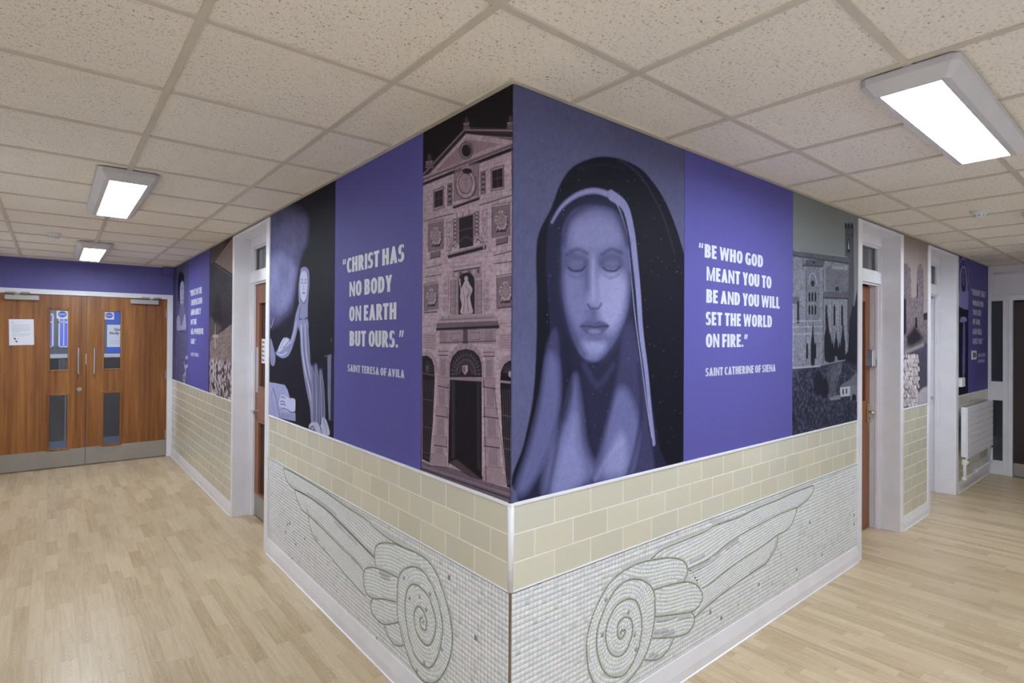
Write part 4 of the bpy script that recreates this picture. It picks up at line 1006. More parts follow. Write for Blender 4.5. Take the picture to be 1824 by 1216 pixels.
# door arch with voussoirs and fan grille
P2([(172, 560), (174, 440), (192, 392), (225, 352), (275, 340), (325, 350), (358, 390), (374, 440), (378, 560)], lin((150, 130, 142)), smooth=False)
P2([(188, 522), (190, 450), (205, 408), (235, 378), (277, 368), (318, 378), (348, 408), (362, 450), (364, 522)], dk, smooth=False)
for k in range(11):
    a = PI * (k + .5) / 11; L2([(277 + 88 * math.cos(a), 455 - 85 * math.sin(a)), (277 + 106 * math.cos(a), 455 - 112 * math.sin(a))], .0018, sh)
for k in range(17):
    a = PI * k / 16; L2([(277 + 30 * math.cos(a), 500 - 30 * math.sin(a)), (277 + 82 * math.cos(a), 505 - 128 * math.sin(a))], .0018, lin((112, 100, 112)), al=.8)
    for r_ in (52, 70): c.ell(*F2([(277 + r_ * math.cos(a) , 505 - r_ * 1.5 * math.sin(a))])[0], 5, 6, lin((100, 88, 100)), ring=.0014)
P2([(258, 460), (286, 456), (288, 488), (272, 510), (258, 490)], lin((162, 142, 154))); P2([(262, 466), (272, 464), (272, 500), (262, 486)], lin((92, 78, 90)))
P2([(188, 522), (362, 530), (362, 540), (188, 532)], lin((132, 114, 126)))
for k in range(22): c.ell(*F2([(192 + k * 8, 538 + k * .35)])[0], 3.5, 5, lin((124, 108, 120)))
P2([(190, 535), (362, 545), (364, 1050), (372, 1082), (180, 985)], lin((24, 19, 28)))
P2([(200, 540), (216, 541), (216, 955), (200, 965)], lin((52, 43, 54))); P2([(334, 543), (352, 544), (356, 1030), (336, 1010)], lin((46, 38, 48)))
# pilasters
def pil(xt, xb, wt, wb, y0, y1):
    P2([(xt - wt, y0), (xt + wt, y0), (xb + wb, y1), (xb - wb, y1)], lin((150, 131, 143)))
    n = 6; yy = y0 + 20
    while yy < y1 - 60:
        f = (yy - y0) / (y1 - y0); xc = xt + (xb - xt) * f; w_ = wt + (wb - wt) * f
        for k in range(n): L2([(xc - w_ * .55 + k * w_ * .22, yy), (xc - w_ * .55 + k * w_ * .22, yy + 88)], .0026, sh, al=.9)
        P2([(xc - w_ * 1.35, yy + 96), (xc + w_ * 1.35, yy + 102), (xc + w_ * 1.35, yy + 152), (xc - w_ * 1.35, yy + 142)], lin((146, 126, 138))); L2([(xc - w_ * 1.35, yy + 144), (xc + w_ * 1.35, yy + 155)], .004, dk); L2([(xc - w_ * 1.35, yy + 95), (xc + w_ * 1.35, yy + 101)], .0018, dk, al=.7)
        yy += 160
    P2([(xt - wt * 1.35, y0 - 38), (xt + wt * 1.35, y0 - 40), (xt + wt * 1.2, y0 - 8), (xt - wt * 1.2, y0 - 6)], lin((158, 138, 150))); L2([(xt - wt * 1.3, y0 - 22), (xt + wt * 1.3, y0 - 24)], .003, dk, al=.8); L2([(xt - wt * 1.2, y0 - 2), (xt + wt * 1.2, y0 - 2)], .004, dk)
    P2([(xb - wb * 1.5, y1 - 60), (xb + wb * 1.4, y1 - 44), (xb + wb * 1.6, y1 + 20), (xb - wb * 1.7, y1)], lin((148, 128, 140)))
    L2([(xt + wt, y0 + 160), (xb + wb * 1.45, y1 - 60)], .004, dk, al=.7)
pil(154, 130, 22, 30, 405, 990); pil(402, 432, 25, 40, 410, 1090)
L2([(184, 560), (184, 1000)], .004, dk); L2([(374, 540), (386, 1085)], .004, dk)
# side arches and gates
P2([(40, 400), (64, 376), (95, 392), (118, 430), (128, 500), (40, 500)], lin((150, 131, 143))); P2([(40, 408), (66, 404), (92, 424), (104, 460), (108, 530), (98, 760), (80, 985), (40, 965)], lin((26, 21, 30)), smooth=False)
P2([(448, 480), (462, 430), (490, 404), (536, 396), (536, 480)], lin((150, 131, 143))); P2([(462, 540), (466, 490), (484, 452), (512, 432), (538, 432), (538, 1130), (500, 1115), (474, 840)], lin((26, 21, 30)), smooth=False)
for k in range(6):
    a = PI / 2 + k * .3; L2([(62, 492), (62 + 38 * math.cos(-a + PI) , 492 - 62 * abs(math.sin(a)))], .0018, lin((96, 84, 96)))
    a = PI / 2 + k * .28; L2([(522, 500), (522 + 48 * math.cos(a), 500 - 56 * abs(math.sin(a)))], .0018, lin((96, 84, 96)))
L2([(44, 500), (106, 512)], .007, sh); L2([(464, 545), (536, 552)], .008, lin((150, 131, 143))); c.ell(*F2([(66, 470)])[0], 10, 16, sh); c.ell(*F2([(518, 505)])[0], 12, 18, lt)
for k in range(6): L2([(48 + k * 10, 540), (44 + k * 8, 930)], .0026, lin((84, 72, 84)))
for k in range(6): L2([(476 + k * 12, 590), (494 + k * 9, 1090)], .0028, lin((92, 80, 92)))
for y in (640, 790, 930): L2([(44, y), (96, y + 8)], .0025, lin((90, 78, 90)))
for y in (725, 850, 905): L2([(476, y), (536, y + 14)], .003, lin((98, 86, 98)))
for k in range(5): c.ell(*F2([(52 + k * 8, 950 + k * 3)])[0], 6, 8, lin((70, 60, 72)), ring=.0018); c.ell(*F2([(502 + k * 9, 1088 + k * 4)])[0], 8, 11, lin((84, 74, 90)), ring=.002)
# paving
P2([(38, 975), (95, 1000), (180, 1012), (250, 1030), (372, 1084), (540, 1130), (540, 1230), (38, 1070)], lin((104, 90, 104))); P2([(185, 985), (225, 965), (372, 1082), (300, 1062)], lin((70, 58, 68)))
L2([(40, 1002), (540, 1165)], .006, lin((128, 112, 126))); L2([(40, 1018), (540, 1186)], .005, lin((48, 40, 52))); L2([(60, 1000), (200, 1012), (290, 1050)], .003, dk, al=.7)
c.noise(.16, 180, 80, 31, mfac, 2)
c.build('mural_panel', 'pinkish grey photo print of an ornate stone church facade, left of the corner')

# ------------------------------------------------------------------ robed figure in pale scarf (a plain stand-in for the painting)
c = Canvas('L', 1.585, 2.80, .0042, lin((22, 22, 38)))
c.crop(470, 380, 6.077)
sm = lin((116, 118, 160)); c.poly([(60, -20), (330, -40), (470, 60), (470, 300), (400, 480), (370, 760), (330, 980), (200, 1130), (130, 1180), (60, 1100)], lin((84, 84, 124)), soft=.09, smooth=True)
c.poly([(60, 480), (200, 440), (330, 560), (330, 760), (280, 960), (190, 1060), (100, 1040), (60, 900)], sm, soft=.08, smooth=True, al=.9)
c.poly([(200, -20), (440, 60), (420, 260), (330, 420), (240, 420), (200, 200)], lin((94, 92, 130)), soft=.08, smooth=True, al=.8)
mm = c.mask([(0, -60), (480, -60), (480, 400), (350, 1000), (150, 1250), (0, 1250)], .12); c.noise(.35, 9, 9, 41, mm); c.noise(.16, 60, 50, 42, mm, 2)
c.poly([(470, 380), (560, 470), (640, 700), (700, 1250), (330, 1250), (370, 700), (410, 520)], lin((18, 18, 32)), soft=.05, smooth=True, al=.9)
lt2, md2, ln2 = lin((176, 178, 208)), lin((128, 130, 168)), lin((34, 34, 58))
# head in a close wimple, seen from the front
c.poly([(400, 640), (405, 600), (440, 578), (478, 595), (496, 650), (498, 760), (488, 900), (478, 1000), (440, 1035), (400, 1010), (384, 960), (380, 800), (390, 700)], md2, smooth=True)
c.poly([(400, 690), (412, 640), (438, 622), (464, 640), (476, 700), (476, 800), (464, 900), (436, 960), (408, 920), (396, 830)], lt2, smooth=True, soft=.010)
for ex in (418, 456): c.line([(ex - 8, 748), (ex, 752), (ex + 8, 748)], .006, ln2, smooth=True, al=.85); c.line([(ex - 11, 722), (ex, 714), (ex + 11, 722)], .005, ln2, smooth=True, al=.8)
c.line([(436, 750), (432, 812), (442, 818)], .006, md2, smooth=True); c.line([(426, 862), (436, 859), (448, 862)], .008, lin((70, 68, 100)), smooth=True); c.line([(400, 930), (436, 972), (470, 930)], .007, ln2, smooth=True, al=.7)
c.line([(480, 640), (486, 760), (478, 900)], .010, lin((90, 92, 130)), smooth=True, al=.8)
c.poly([(384, 980), (480, 980), (480, 1216), (330, 1216), (350, 1090)], md2, soft=.01, smooth=False); c.line([(400, 1020), (390, 1100), (396, 1200)], .012, ln2, al=.7, smooth=True); c.line([(380, 1140), (430, 1150), (478, 1130)], .010, ln2, smooth=True)
c.crop(470, 570, 5.79)
# scarf: long fall and a thrown end
c.poly([(330, -20), (372, -10), (352, 90), (320, 220), (284, 320), (250, 372), (200, 392), (150, 370), (124, 338), (160, 300), (210, 290), (262, 240), (300, 130)], md2, smooth=True); c.poly([(150, 300), (196, 200), (230, 180), (270, 200), (262, 250), (200, 300), (160, 330)], lt2, smooth=True)
c.line([(200, 290), (240, 250), (268, 205)], .008, ln2, smooth=True, al=.8); c.line([(170, 300), (200, 230), (228, 185)], .007, ln2, smooth=True, al=.7); c.line([(340, 20), (318, 130), (280, 240)], .010, lt2, smooth=True); c.line([(358, 60), (332, 190), (290, 280)], .006, ln2, smooth=True, al=.6); c.line([(140, 345), (190, 360), (240, 330)], .010, lt2, smooth=True)
c.poly([(358, 60), (376, 0), (456, 0), (466, 120), (478, 300), (488, 460), (520, 640), (540, 800), (546, 960), (530, 1060), (494, 1060), (480, 900), (440, 700), (404, 480), (384, 300), (378, 140)], md2, smooth=True)
for P, w_, cc in (([(392, 60), (400, 300), (430, 520), (480, 740), (510, 1000)], .022, lt2), ([(430, 40), (440, 300), (470, 520), (520, 760), (540, 980)], .016, lt2), ([(410, 80), (420, 320), (456, 540), (500, 780), (520, 1010)], .007, ln2), ([(450, 80), (458, 300), (478, 440)], .006, ln2), ([(386, 200), (402, 420), (444, 640), (490, 860)], .006, lin((80, 80, 118)))): c.line(P, w_, cc, smooth=True, al=.9)
for x, y0, h0 in ((500, 480, 560), (540, 465, 580), (590, 520, 480)):
    c.poly([(x - 12, y0 + 8), (x + 2, y0 - 8), (x + 16, y0 + 6), (x + 32, y0 + 200), (x + 46, y0 + h0), (x + 4, y0 + h0), (x - 6, y0 + 240)], lin((104, 106, 148)), soft=.02, smooth=True)
    for q_, (cc_, w_) in enumerate(((lt2, .010), (ln2, .007), (md2, .012), (ln2, .006), (lt2, .006))): c.line([(x - 6 + q_ * 5, y0 + 10 + q_ * 9), (x + 4 + q_ * 8, y0 + 200), (x + 10 + q_ * 8, y0 + h0)], w_, cc_, smooth=True, soft=.010, al=.75)
c.poly([(470, 1110), (484, 1064), (540, 1050), (590, 1080), (600, 1010), (630, 1008), (660, 1060), (682, 1180), (600, 1180), (520, 1130)], lt2, smooth=True, soft=.008); c.line([(580, 1080), (596, 1130), (600, 1170)], .010, ln2, smooth=True); c.line([(484, 1110), (510, 1095), (530, 1130)], .012, ln2, smooth=True, al=.8); c.line([(622, 1030), (640, 1090), (652, 1170)], .007, lin((90, 92, 130)), smooth=True)
ms = c.mask([(120, 170), (380, -30), (460, -30), (490, 440), (620, 500), (690, 1180), (470, 1180), (380, 400)], .01); c.noise(.16, 14, 90, 46, ms, 3)
# hand resting on a book, lower left
c.poly([(60, 640), (110, 646), (220, 668), (250, 720), (270, 790), (250, 900), (330, 960), (330, 1040), (180, 1010), (60, 975)], lin((150, 152, 196))); c.noise(.12, 50, 40, 44, c.mask([(60, 640), (270, 640), (330, 1040), (60, 1000)])); c.line([(96, 700), (130, 800), (168, 1000)], .010, ln2, al=.8, smooth=True); c.line([(78, 730), (100, 900), (120, 990)], .006, ln2, al=.7)
c.poly([(160, 870), (170, 800), (205, 768), (260, 800), (322, 812), (330, 880), (322, 945), (280, 948), (220, 930), (180, 900)], lin((184, 186, 222)), smooth=True)
for P in ([(172, 842), (196, 834), (222, 850)], [(176, 868), (206, 866), (228, 880)], [(184, 800), (204, 790), (224, 806)], [(190, 905), (240, 920), (290, 950), (322, 945)]): c.line(P, .008, ln2, smooth=True, al=.8)
for k in range(3): c.line([(180, 960 + k * 16), (320, 985 + k * 18)], .004, lin((96, 96, 140)), al=.8)
c.poly([(72, 200), (96, 250), (124, 380), (108, 470), (72, 430)], lin((132, 134, 172)), smooth=True, al=.9); c.line([(106, -10), (84, 60), (74, 76)], .010, lin((142, 144, 180)))
# pale upright post at the right
c.poly([(660, 372), (700, 352), (692, 1030), (676, 1030), (664, 800)], lin((112, 114, 150))); c.noise(.15, 120, 20, 45, c.mask([(650, 350), (705, 350), (700, 1040), (650, 1040)])); c.poly([(700, 352), (720, 365), (726, 1040), (694, 1030)], lin((40, 40, 60))); c.ell(704, 220, 15, 34, lin((34, 34, 52))); c.ell(700, 205, 4, 10, lin((96, 96, 124)), soft=.01); c.line([(632, 374), (700, 354)], .006, lin((92, 94, 126)))
c.build('mural_panel', 'dark print of a robed figure with a pale scarf, beside the left doorway')

# ------------------------------------------------------------------ brick church on a wooded hill
c = Canvas('R', 2.196, 3.24, .0036, lin((124, 129, 132)))
c.crop(1400, 330, 2.6435); c.noise(.05, 6, 3, 51)
bk = lin((122, 126, 142)); bd = lin((60, 62, 80)); dk3 = lin((20, 20, 36)); lt3 = lin((172, 176, 192))
c.poly([(20, 330), (300, 372), (345, 700), (340, 900), (20, 900)], bk)
c.poly([(276, 195), (286, 182), (315, 188), (316, 400), (312, 700), (290, 700), (276, 330)], lin((74, 76, 90)))
for x in (280, 294, 309): c.rect(x - 5, 178, x + 4, 204, dk3)
c.line([(296, 150), (296, 186)], .003, dk3); c.poly([(286, 318), (287, 262), (293, 244), (299, 262), (300, 318)], dk3); c.poly([(290, 300), (293, 255), (297, 300)], lt3); c.line([(276, 232), (316, 236)], .004, dk3); c.line([(312, 200), (318, 560)], .012, dk3, al=.8)
c.poly([(20, 302), (60, 305), (286, 338), (300, 345), (296, 372), (20, 330)], lin((84, 86, 98))); c.line([(20, 330), (296, 368)], .008, dk3, al=.8); c.line([(20, 304), (286, 338)], .004, lt3, al=.7)
c.rect(30, 350, 75, 500, lin((120, 122, 136)), .03); c.line([(78, 350), (80, 860)], .012, dk3, al=.75)
c.poly([(186, 382), (296, 372), (290, 500), (186, 500)], lin((104, 106, 120))); c.poly([(214, 380), (290, 376), (286, 400), (216, 394)], lin((146, 148, 158))); c.rect(230, 478, 246, 496, dk3)
c.poly([(92, 350), (184, 352), (170, 384), (80, 378)], lin((78, 80, 94))); c.rect(124, 356, 134, 368, dk3); c.line([(80, 378), (172, 384)], .006, dk3)
c.poly([(92, 385), (168, 385), (168, 640), (92, 640)], lin((112, 114, 130)))
for x in (84, 164): c.poly([(x - 9, 400), (x, 382), (x + 9, 400), (x + 9, 840), (x - 9, 840)], lin((124, 126, 140))); c.line([(x + 9, 400), (x + 9, 840)], .008, dk3, al=.8)
c.line([(106, 470), (108, 435), (123, 412), (139, 435), (141, 470)], .006, lt3, smooth=True); c.ell(124, 462, 9, 15, dk3)
for x in (108, 122, 136):
    for y in (500, 562): c.poly([(x - 5, y + 46), (x - 5, y + 10), (x, y - 4), (x + 5, y + 10), (x + 5, y + 46)], dk3); c.line([(x - 6, y + 46), (x - 6, y + 8), (x, y - 6), (x + 6, y + 8), (x + 6, y + 46)], .003, lt3, al=.6)
c.poly([(176, 500), (288, 502), (290, 530), (174, 528)], lin((86, 88, 100))); c.line([(174, 530), (290, 533)], .008, dk3)
for x in (188, 226, 262): c.poly([(x - 9, 660), (x - 9, 568), (x, 545), (x + 9, 568), (x + 9, 660)], lin((138, 140, 152))); c.poly([(x - 5, 660), (x - 5, 574), (x, 556), (x + 5, 574), (x + 5, 660)], dk3)
for x in (207, 244, 281): c.rect(x - 6, 540, x + 6, 780, lin((132, 134, 148))); c.line([(x + 7, 540), (x + 7, 780)], .006, dk3, al=.7)
c.rect(28, 525, 60, 560, lin((86, 88, 100))); c.rect(50, 545, 60, 650, dk3); c.line([(30, 560), (30, 850)], .010, lt3, al=.6)
for y in (640, 668, 700): c.line([(30, y), (170, y - 4)], .005, lt3, al=.7)
for x in (98, 136): c.poly([(x - 4, 815), (x - 4, 752), (x, 738), (x + 4, 752), (x + 4, 815)], dk3)
mb_ = c.mask([(20, 300), (300, 345), (300, 840), (20, 860)]); c.noise(.5, 170, 110, 52, mb_, 2); c.noise(.16, 12, 8, 53, mb_)
for k in range(34): c.line([(25, 400 + k * 13), (295, 398 + k * 12.4)], .002, bd, al=.22)
# cypresses
def cyp(x, y0, y1, w): c.poly([(x, y0), (x + w * .5, y0 + (y1 - y0) * .3), (x + w, y0 + (y1 - y0) * .6), (x + w * .8, y1), (x - w * .8, y1), (x - w, y0 + (y1 - y0) * .55), (x - w * .45, y0 + (y1 - y0) * .3)], lin((22, 22, 40)), smooth=True)
for a in ((124, 640, 850, 9), (192, 600, 820, 14), (234, 686, 800, 9), (218, 730, 830, 10), (266, 640, 826, 11), (250, 740, 820, 12), (206, 690, 830, 12)): cyp(*a)
c.poly([(296, 640), (304, 600), (312, 560), (320, 572), (328, 520), (334, 486), (336, 900), (280, 900), (276, 800), (290, 780)], lin((24, 24, 44)))
# wall, hill and trees
c.poly([(20, 860), (160, 850), (280, 822), (340, 850), (340, 1216), (20, 1216)], lin((40, 42, 62)))
c.line([(30, 860), (158, 850)], .012, lt3, al=.7); c.poly([(195, 850), (262, 830), (258, 880), (230, 930), (236, 990), (196, 1000), (190, 920)], lin((74, 76, 92)), soft=.03); c.line([(170, 845), (276, 822)], .008, lin((122, 124, 138)))
c.line([(262, 850), (244, 900), (228, 960)], .008, lin((120, 122, 136)), smooth=True, al=.4)
mh = c.mask([(20, 870), (160, 856), (270, 828), (340, 860), (340, 1216), (20, 1216)]); c.noise(.9, 70, 50, 54, mh, 3); c.noise(.45, 12, 8, 55, mh)
n_ = fbm(c.ny, c.nx, 90, 64, 56, 2); a_ = np.clip((n_ - .56) * 9, 0, 1) * mh * .5; c.rgb = c.rgb * (1 - a_[..., None]) + np.array(lin((92, 96, 120))) * a_[..., None]
for k in range(60):
    x, y = RNG.uniform(30, 336), RNG.uniform(1010, 1180); c.ell(x, y, 2.2, 2.6, lin((104, 106, 132)) if RNG.rand() < .5 else lin((18, 18, 36)), soft=.004, al=RNG.uniform(.3, .9))
c.ell(180, 955, 19, 48, lin((24, 24, 44)), soft=.012); c.ell(150, 930, 22, 60, lin((26, 26, 46)), soft=.014)
# small house lower right
c.poly([(250, 950), (262, 935), (300, 915), (336, 870), (336, 950)], lin((98, 100, 114))); c.poly([(252, 952), (300, 945), (300, 990), (254, 996)], lin((176, 178, 194))); c.rect(264, 958, 270, 984, dk3); c.rect(280, 956, 286, 980, dk3); c.poly([(300, 940), (336, 940), (336, 1020), (300, 1010)], lin((112, 114, 128))); c.poly([(308, 1012), (309, 990), (318, 980), (328, 990), (328, 1016)], dk3); c.poly([(200, 1000), (250, 985), (256, 1006), (206, 1012)], lin((120, 122, 138)))
c.build('mural_panel', 'grey photo print of a brick church above trees, beside the first right doorway')

# ------------------------------------------------------------------ ruined tower between the right doorways
c = Canvas('R', 4.258, 4.965, .006, lin((148, 136, 134)))
c.crop(1610, 450, 4.34); c.noise(.05, 5, 3, 60)
rk = lin((112, 102, 108))
c.poly([(-5, 80), (20, 85), (45, 120), (52, 240), (56, 350), (95, 340), (98, 180), (105, 110), (120, 80), (140, 95), (150, 180), (152, 340), (148, 480), (182, 470), (190, 700), (-5, 800)], rk, smooth=False)
c.poly([(-5, 350), (14, 360), (16, 620), (-5, 640)], lin((40, 34, 44))); c.poly([(96, 240), (104, 250), (104, 350), (96, 350)], lin((50, 42, 52)))
mr = c.mask([(-5, 80), (52, 120), (56, 350), (95, 340), (100, 100), (150, 100), (150, 480), (190, 480), (190, 760), (-5, 800)]); c.noise(.75, 90, 60, 61, mr, 3)
c.poly([(148, 470), (180, 460), (186, 520), (150, 520)], lin((44, 38, 48))); c.poly([(84, 500), (100, 500), (102, 580), (86, 580)], lin((36, 30, 40)))
c.poly([(20, 640), (60, 590), (80, 560), (110, 600), (150, 660), (110, 700), (60, 730), (20, 720)], lin((40, 35, 44)), soft=.06)
c.poly([(-5, 760), (186, 690), (186, 1100), (-5, 1216)], lin((72, 68, 86))); c.noise(.6, 110, 60, 62, c.mask([(-5, 760), (186, 690), (186, 1100), (-5, 1216)]), 3)
c.line([(5, 770), (80, 740), (150, 710)], .03, lin((150, 142, 148)), soft=.02, al=.8)
rs = np.random.RandomState(9)
for r_ in range(13):
    for q in range(6):
        x = -2 + q * 20 + (10 if r_ % 2 else 0) + rs.uniform(-3, 3); y = 800 + r_ * 34 + rs.uniform(-6, 6)
        if x > 112 and y < 1060: continue
        g = rs.uniform(168, 205); w_, h_ = rs.uniform(8.5, 11.5), rs.uniform(14, 20)
        c.ell(x + 2, y + 4, w_ + 1.5, h_ + 3, lin((44, 38, 46)), soft=.006); c.poly([(x - w_, y - h_ * .7), (x + w_ * .5, y - h_), (x + w_, y + h_ * .6), (x - w_ * .4, y + h_)], lin((g, g * .95, g * .98)), smooth=True, soft=.008)
c.poly([(112, 1080), (186, 1040), (186, 1200), (112, 1200)], lin((172, 164, 172)), soft=.02, smooth=True); c.noise(.4, 90, 50, 63, c.mask([(-5, 780), (186, 1000), (186, 1216), (-5, 1216)]), 2)
c.build('mural_panel', 'brownish photo print of a ruined stone tower, between the two right doorways')

# ------------------------------------------------------------------ standing figure with white hood, far right
c = Canvas('R', 6.052, 6.499, .006, lin((74, 70, 138)))
c.crop(1690, 440, 5.53)
c.poly([(60, 90), (215, 90), (215, 110), (60, 110)], lin((74, 70, 138)))
for r_ in (1,): c.line([(92, 360), (92, 250), (104, 160), (136, 112), (168, 140), (186, 220), (188, 330), (182, 380)], .016, lin((150, 150, 190)), smooth=True)
c.poly([(84, 590), (88, 480), (104, 400), (106, 260), (122, 200), (142, 184), (162, 200), (176, 290), (180, 400), (194, 480), (200, 615), (150, 610)], lin((134, 134, 190)), smooth=True)
c.poly([(124, 420), (120, 290), (128, 230), (142, 206), (156, 232), (164, 300), (160, 430)], lin((46, 44, 74)), smooth=True); c.poly([(130, 350), (128, 270), (142, 222), (156, 270), (154, 350), (142, 380)], lin((96, 92, 134)), smooth=True)
c.line([(134, 285), (140, 285)], .008, dk3); c.line([(146, 285), (153, 285)], .008, dk3); c.line([(138, 340), (148, 340)], .008, dk3); c.line([(142, 290), (142, 320)], .01, lin((60, 58, 92)))
c.poly([(60, 590), (90, 580), (150, 612), (200, 618), (206, 800), (204, 1600), (60, 1600)], lin((26, 26, 52)))
c.poly([(112, 712), (120, 690), (160, 688), (172, 705), (172, 730), (110, 740)], lin((140, 140, 190)), smooth=True)
c.poly([(136, 738), (156, 738), (160, 900), (156, 1216), (150, 1290), (136, 1290), (130, 1216)], lin((104, 102, 160))); c.noise(.5, 160, 30, 71, c.mask([(130, 690), (172, 690), (160, 1290), (128, 1290)]), 1)
for P in ([(190, 640), (204, 600), (200, 700), (188, 680)], [(192, 700), (206, 690), (200, 760)], [(196, 790), (208, 820), (200, 850)]): c.line(P, .010, lin((140, 140, 190)), smooth=True)
c.build('mural_panel', 'dark blue print of a figure in a white hood, at far right above the radiator')

# ------------------------------------------------------------------ young robed figure, far left
c = Canvas('L', 5.996, 7.08, .007, lin((84, 82, 116)))
c.crop(300, 440, 6.754); c.noise(.18, 6, 5, 81)
c.poly([(60, 100), (100, 210), (90, 1300), (60, 1300)], lin((62, 60, 108)), al=.8, soft=.02)
c.poly([(118, 620), (116, 480), (120, 380), (134, 310), (162, 296), (190, 330), (194, 400), (186, 460), (160, 430), (144, 470), (140, 560), (136, 660)], lin((26, 24, 44)), smooth=True)
c.poly([(142, 560), (148, 450), (166, 410), (186, 430), (190, 540), (186, 660), (170, 740), (152, 700)], lin((150, 148, 184)), smooth=True)
c.line([(160, 500), (178, 494)], .010, lin((50, 48, 74))); c.line([(174, 560), (184, 590), (174, 600)], .010, lin((84, 82, 118)), smooth=True); c.line([(168, 640), (182, 640)], .012, lin((50, 48, 74)))
c.poly([(150, 700), (186, 690), (196, 800), (160, 940), (130, 820)], lin((104, 102, 140)), smooth=True)
c.poly([(104, 860), (128, 820), (160, 950), (200, 800), (214, 900), (206, 1000), (110, 1000), (102, 930)], lin((150, 150, 186)), smooth=True)
c.poly([(92, 1010), (206, 990), (236, 1100), (240, 1400), (236, 1990), (70, 1990), (78, 1800), (86, 1400)], lin((88, 88, 124)), smooth=False); c.noise(.28, 60, 40, 82, c.mask([(90, 1000), (240, 990), (236, 1990), (70, 1990)]), 3)
c.line([(124, 1030), (160, 1010), (206, 1030)], .012, lin((50, 50, 84)), smooth=True); c.line([(92, 1100), (100, 1400), (92, 1560)], .02, lin((130, 130, 170)), smooth=True, al=.7)
for P in ([(190, 1390), (212, 1500), (180, 1560), (200, 1640)], [(212, 1330), (240, 1330), (238, 1420), (200, 1440)]): c.line(P, .04, lin((158, 158, 196)), smooth=True, soft=.01)
for k in range(4): c.line([(166 + k * 8, 1740 - k * 40), (196 + k * 6, 1600 - k * 20)], .014, lin((164, 164, 200)), soft=.006)
c.line([(186, 1350), (190, 1480), (160, 1800)], .014, lin((28, 26, 52)), smooth=True); c.line([(144, 1640), (150, 1700), (140, 1990)], .02, lin((128, 128, 166)), smooth=True)
c.build('mural_panel', 'violet grey print of a young robed figure, next to the double doors')

# ------------------------------------------------------------------ rocky slope with a small stone cross, left of the doorway
c = Canvas('L', 3.89, 4.862, .0055, lin((46, 40, 48)))
c.crop(300, 440, 6.754)
c.noise(.45, 10, 8, 91); c.poly([(500, 40), (560, -40), (700, -60), (640, 60), (545, 190), (510, 200)], lin((86, 72, 74)), soft=.01)
c.poly([(556, 180), (700, -20), (820, -160), (820, 330), (780, 325)], lin((132, 114, 110))); c.noise(.14, 8, 6, 92, c.mask([(556, 180), (820, -160), (820, 330)])); c.line([(545, 195), (775, 335)], .016, lin((24, 20, 28))); c.line([(545, 205), (770, 350)], .006, lin((128, 112, 112)), al=.7)
c.noise(.5, 60, 20, 93, c.mask([(500, 230), (800, 360), (800, 900), (500, 1130)]), 3)
c.poly([(530, 860), (560, 640), (600, 540), (640, 700), (650, 900), (600, 880)], lin((28, 24, 34)), smooth=True, soft=.03); c.poly([(500, 860), (530, 850), (560, 900), (640, 960), (600, 1040), (500, 1130)], lin((88, 78, 84)), smooth=True, soft=.02)
c.poly([(500, 1140), (600, 1050), (720, 960), (800, 900), (810, 1900), (500, 1780)], lin((138, 122, 122)))
mk = c.mask([(500, 1140), (600, 1050), (720, 960), (800, 900), (810, 1900), (500, 1780)]); c.noise(.35, 26, 14, 94, mk, 4)
for k in range(60):
    x = RNG.uniform(500, 790); y = RNG.uniform(1030, 1400) - (x - 500) * .2; c.line([(x, y), (x + RNG.uniform(20, 60), y - RNG.uniform(5, 40))], .006, lin((64, 54, 60)) if k % 2 else lin((176, 160, 158)), al=.6)
m3 = c.mask([(500, 1340), (800, 1380), (810, 1950), (500, 1800)], .05); c.noise(1.0, 46, 30, 95, m3, 3); n_ = fbm(c.ny, c.nx, 44, 26, 96, 2)
a_ = np.clip((n_ - .5) * 9, 0, 1) * m3; c.rgb = c.rgb * (1 - a_[..., None]) + np.array(lin((190, 182, 192))) * a_[..., None]
a_ = np.clip((.43 - n_) * 10, 0, 1) * m3; c.rgb = c.rgb * (1 - a_[..., None]) + np.array(lin((30, 26, 36))) * a_[..., None]
crs = lin((188, 180, 180)); c.line([(568, 940), (566, 1200)], .03, crs, soft=.01, taper=(.6, 1.2)); c.line([(538, 1070), (600, 1070)], .026, crs, soft=.01)
for k in range(40):
    x, y = RNG.choice([540, 650, 780, 775, 745]) + RNG.uniform(-12, 12), RNG.uniform(380, 900); c.ell(x, y, 3, 6, lin((130, 124, 136)), soft=.01, al=RNG.uniform(.2, .8))
c.build('mural_panel', 'brown grey print of a rocky slope with a small cross, left of the left doorway')
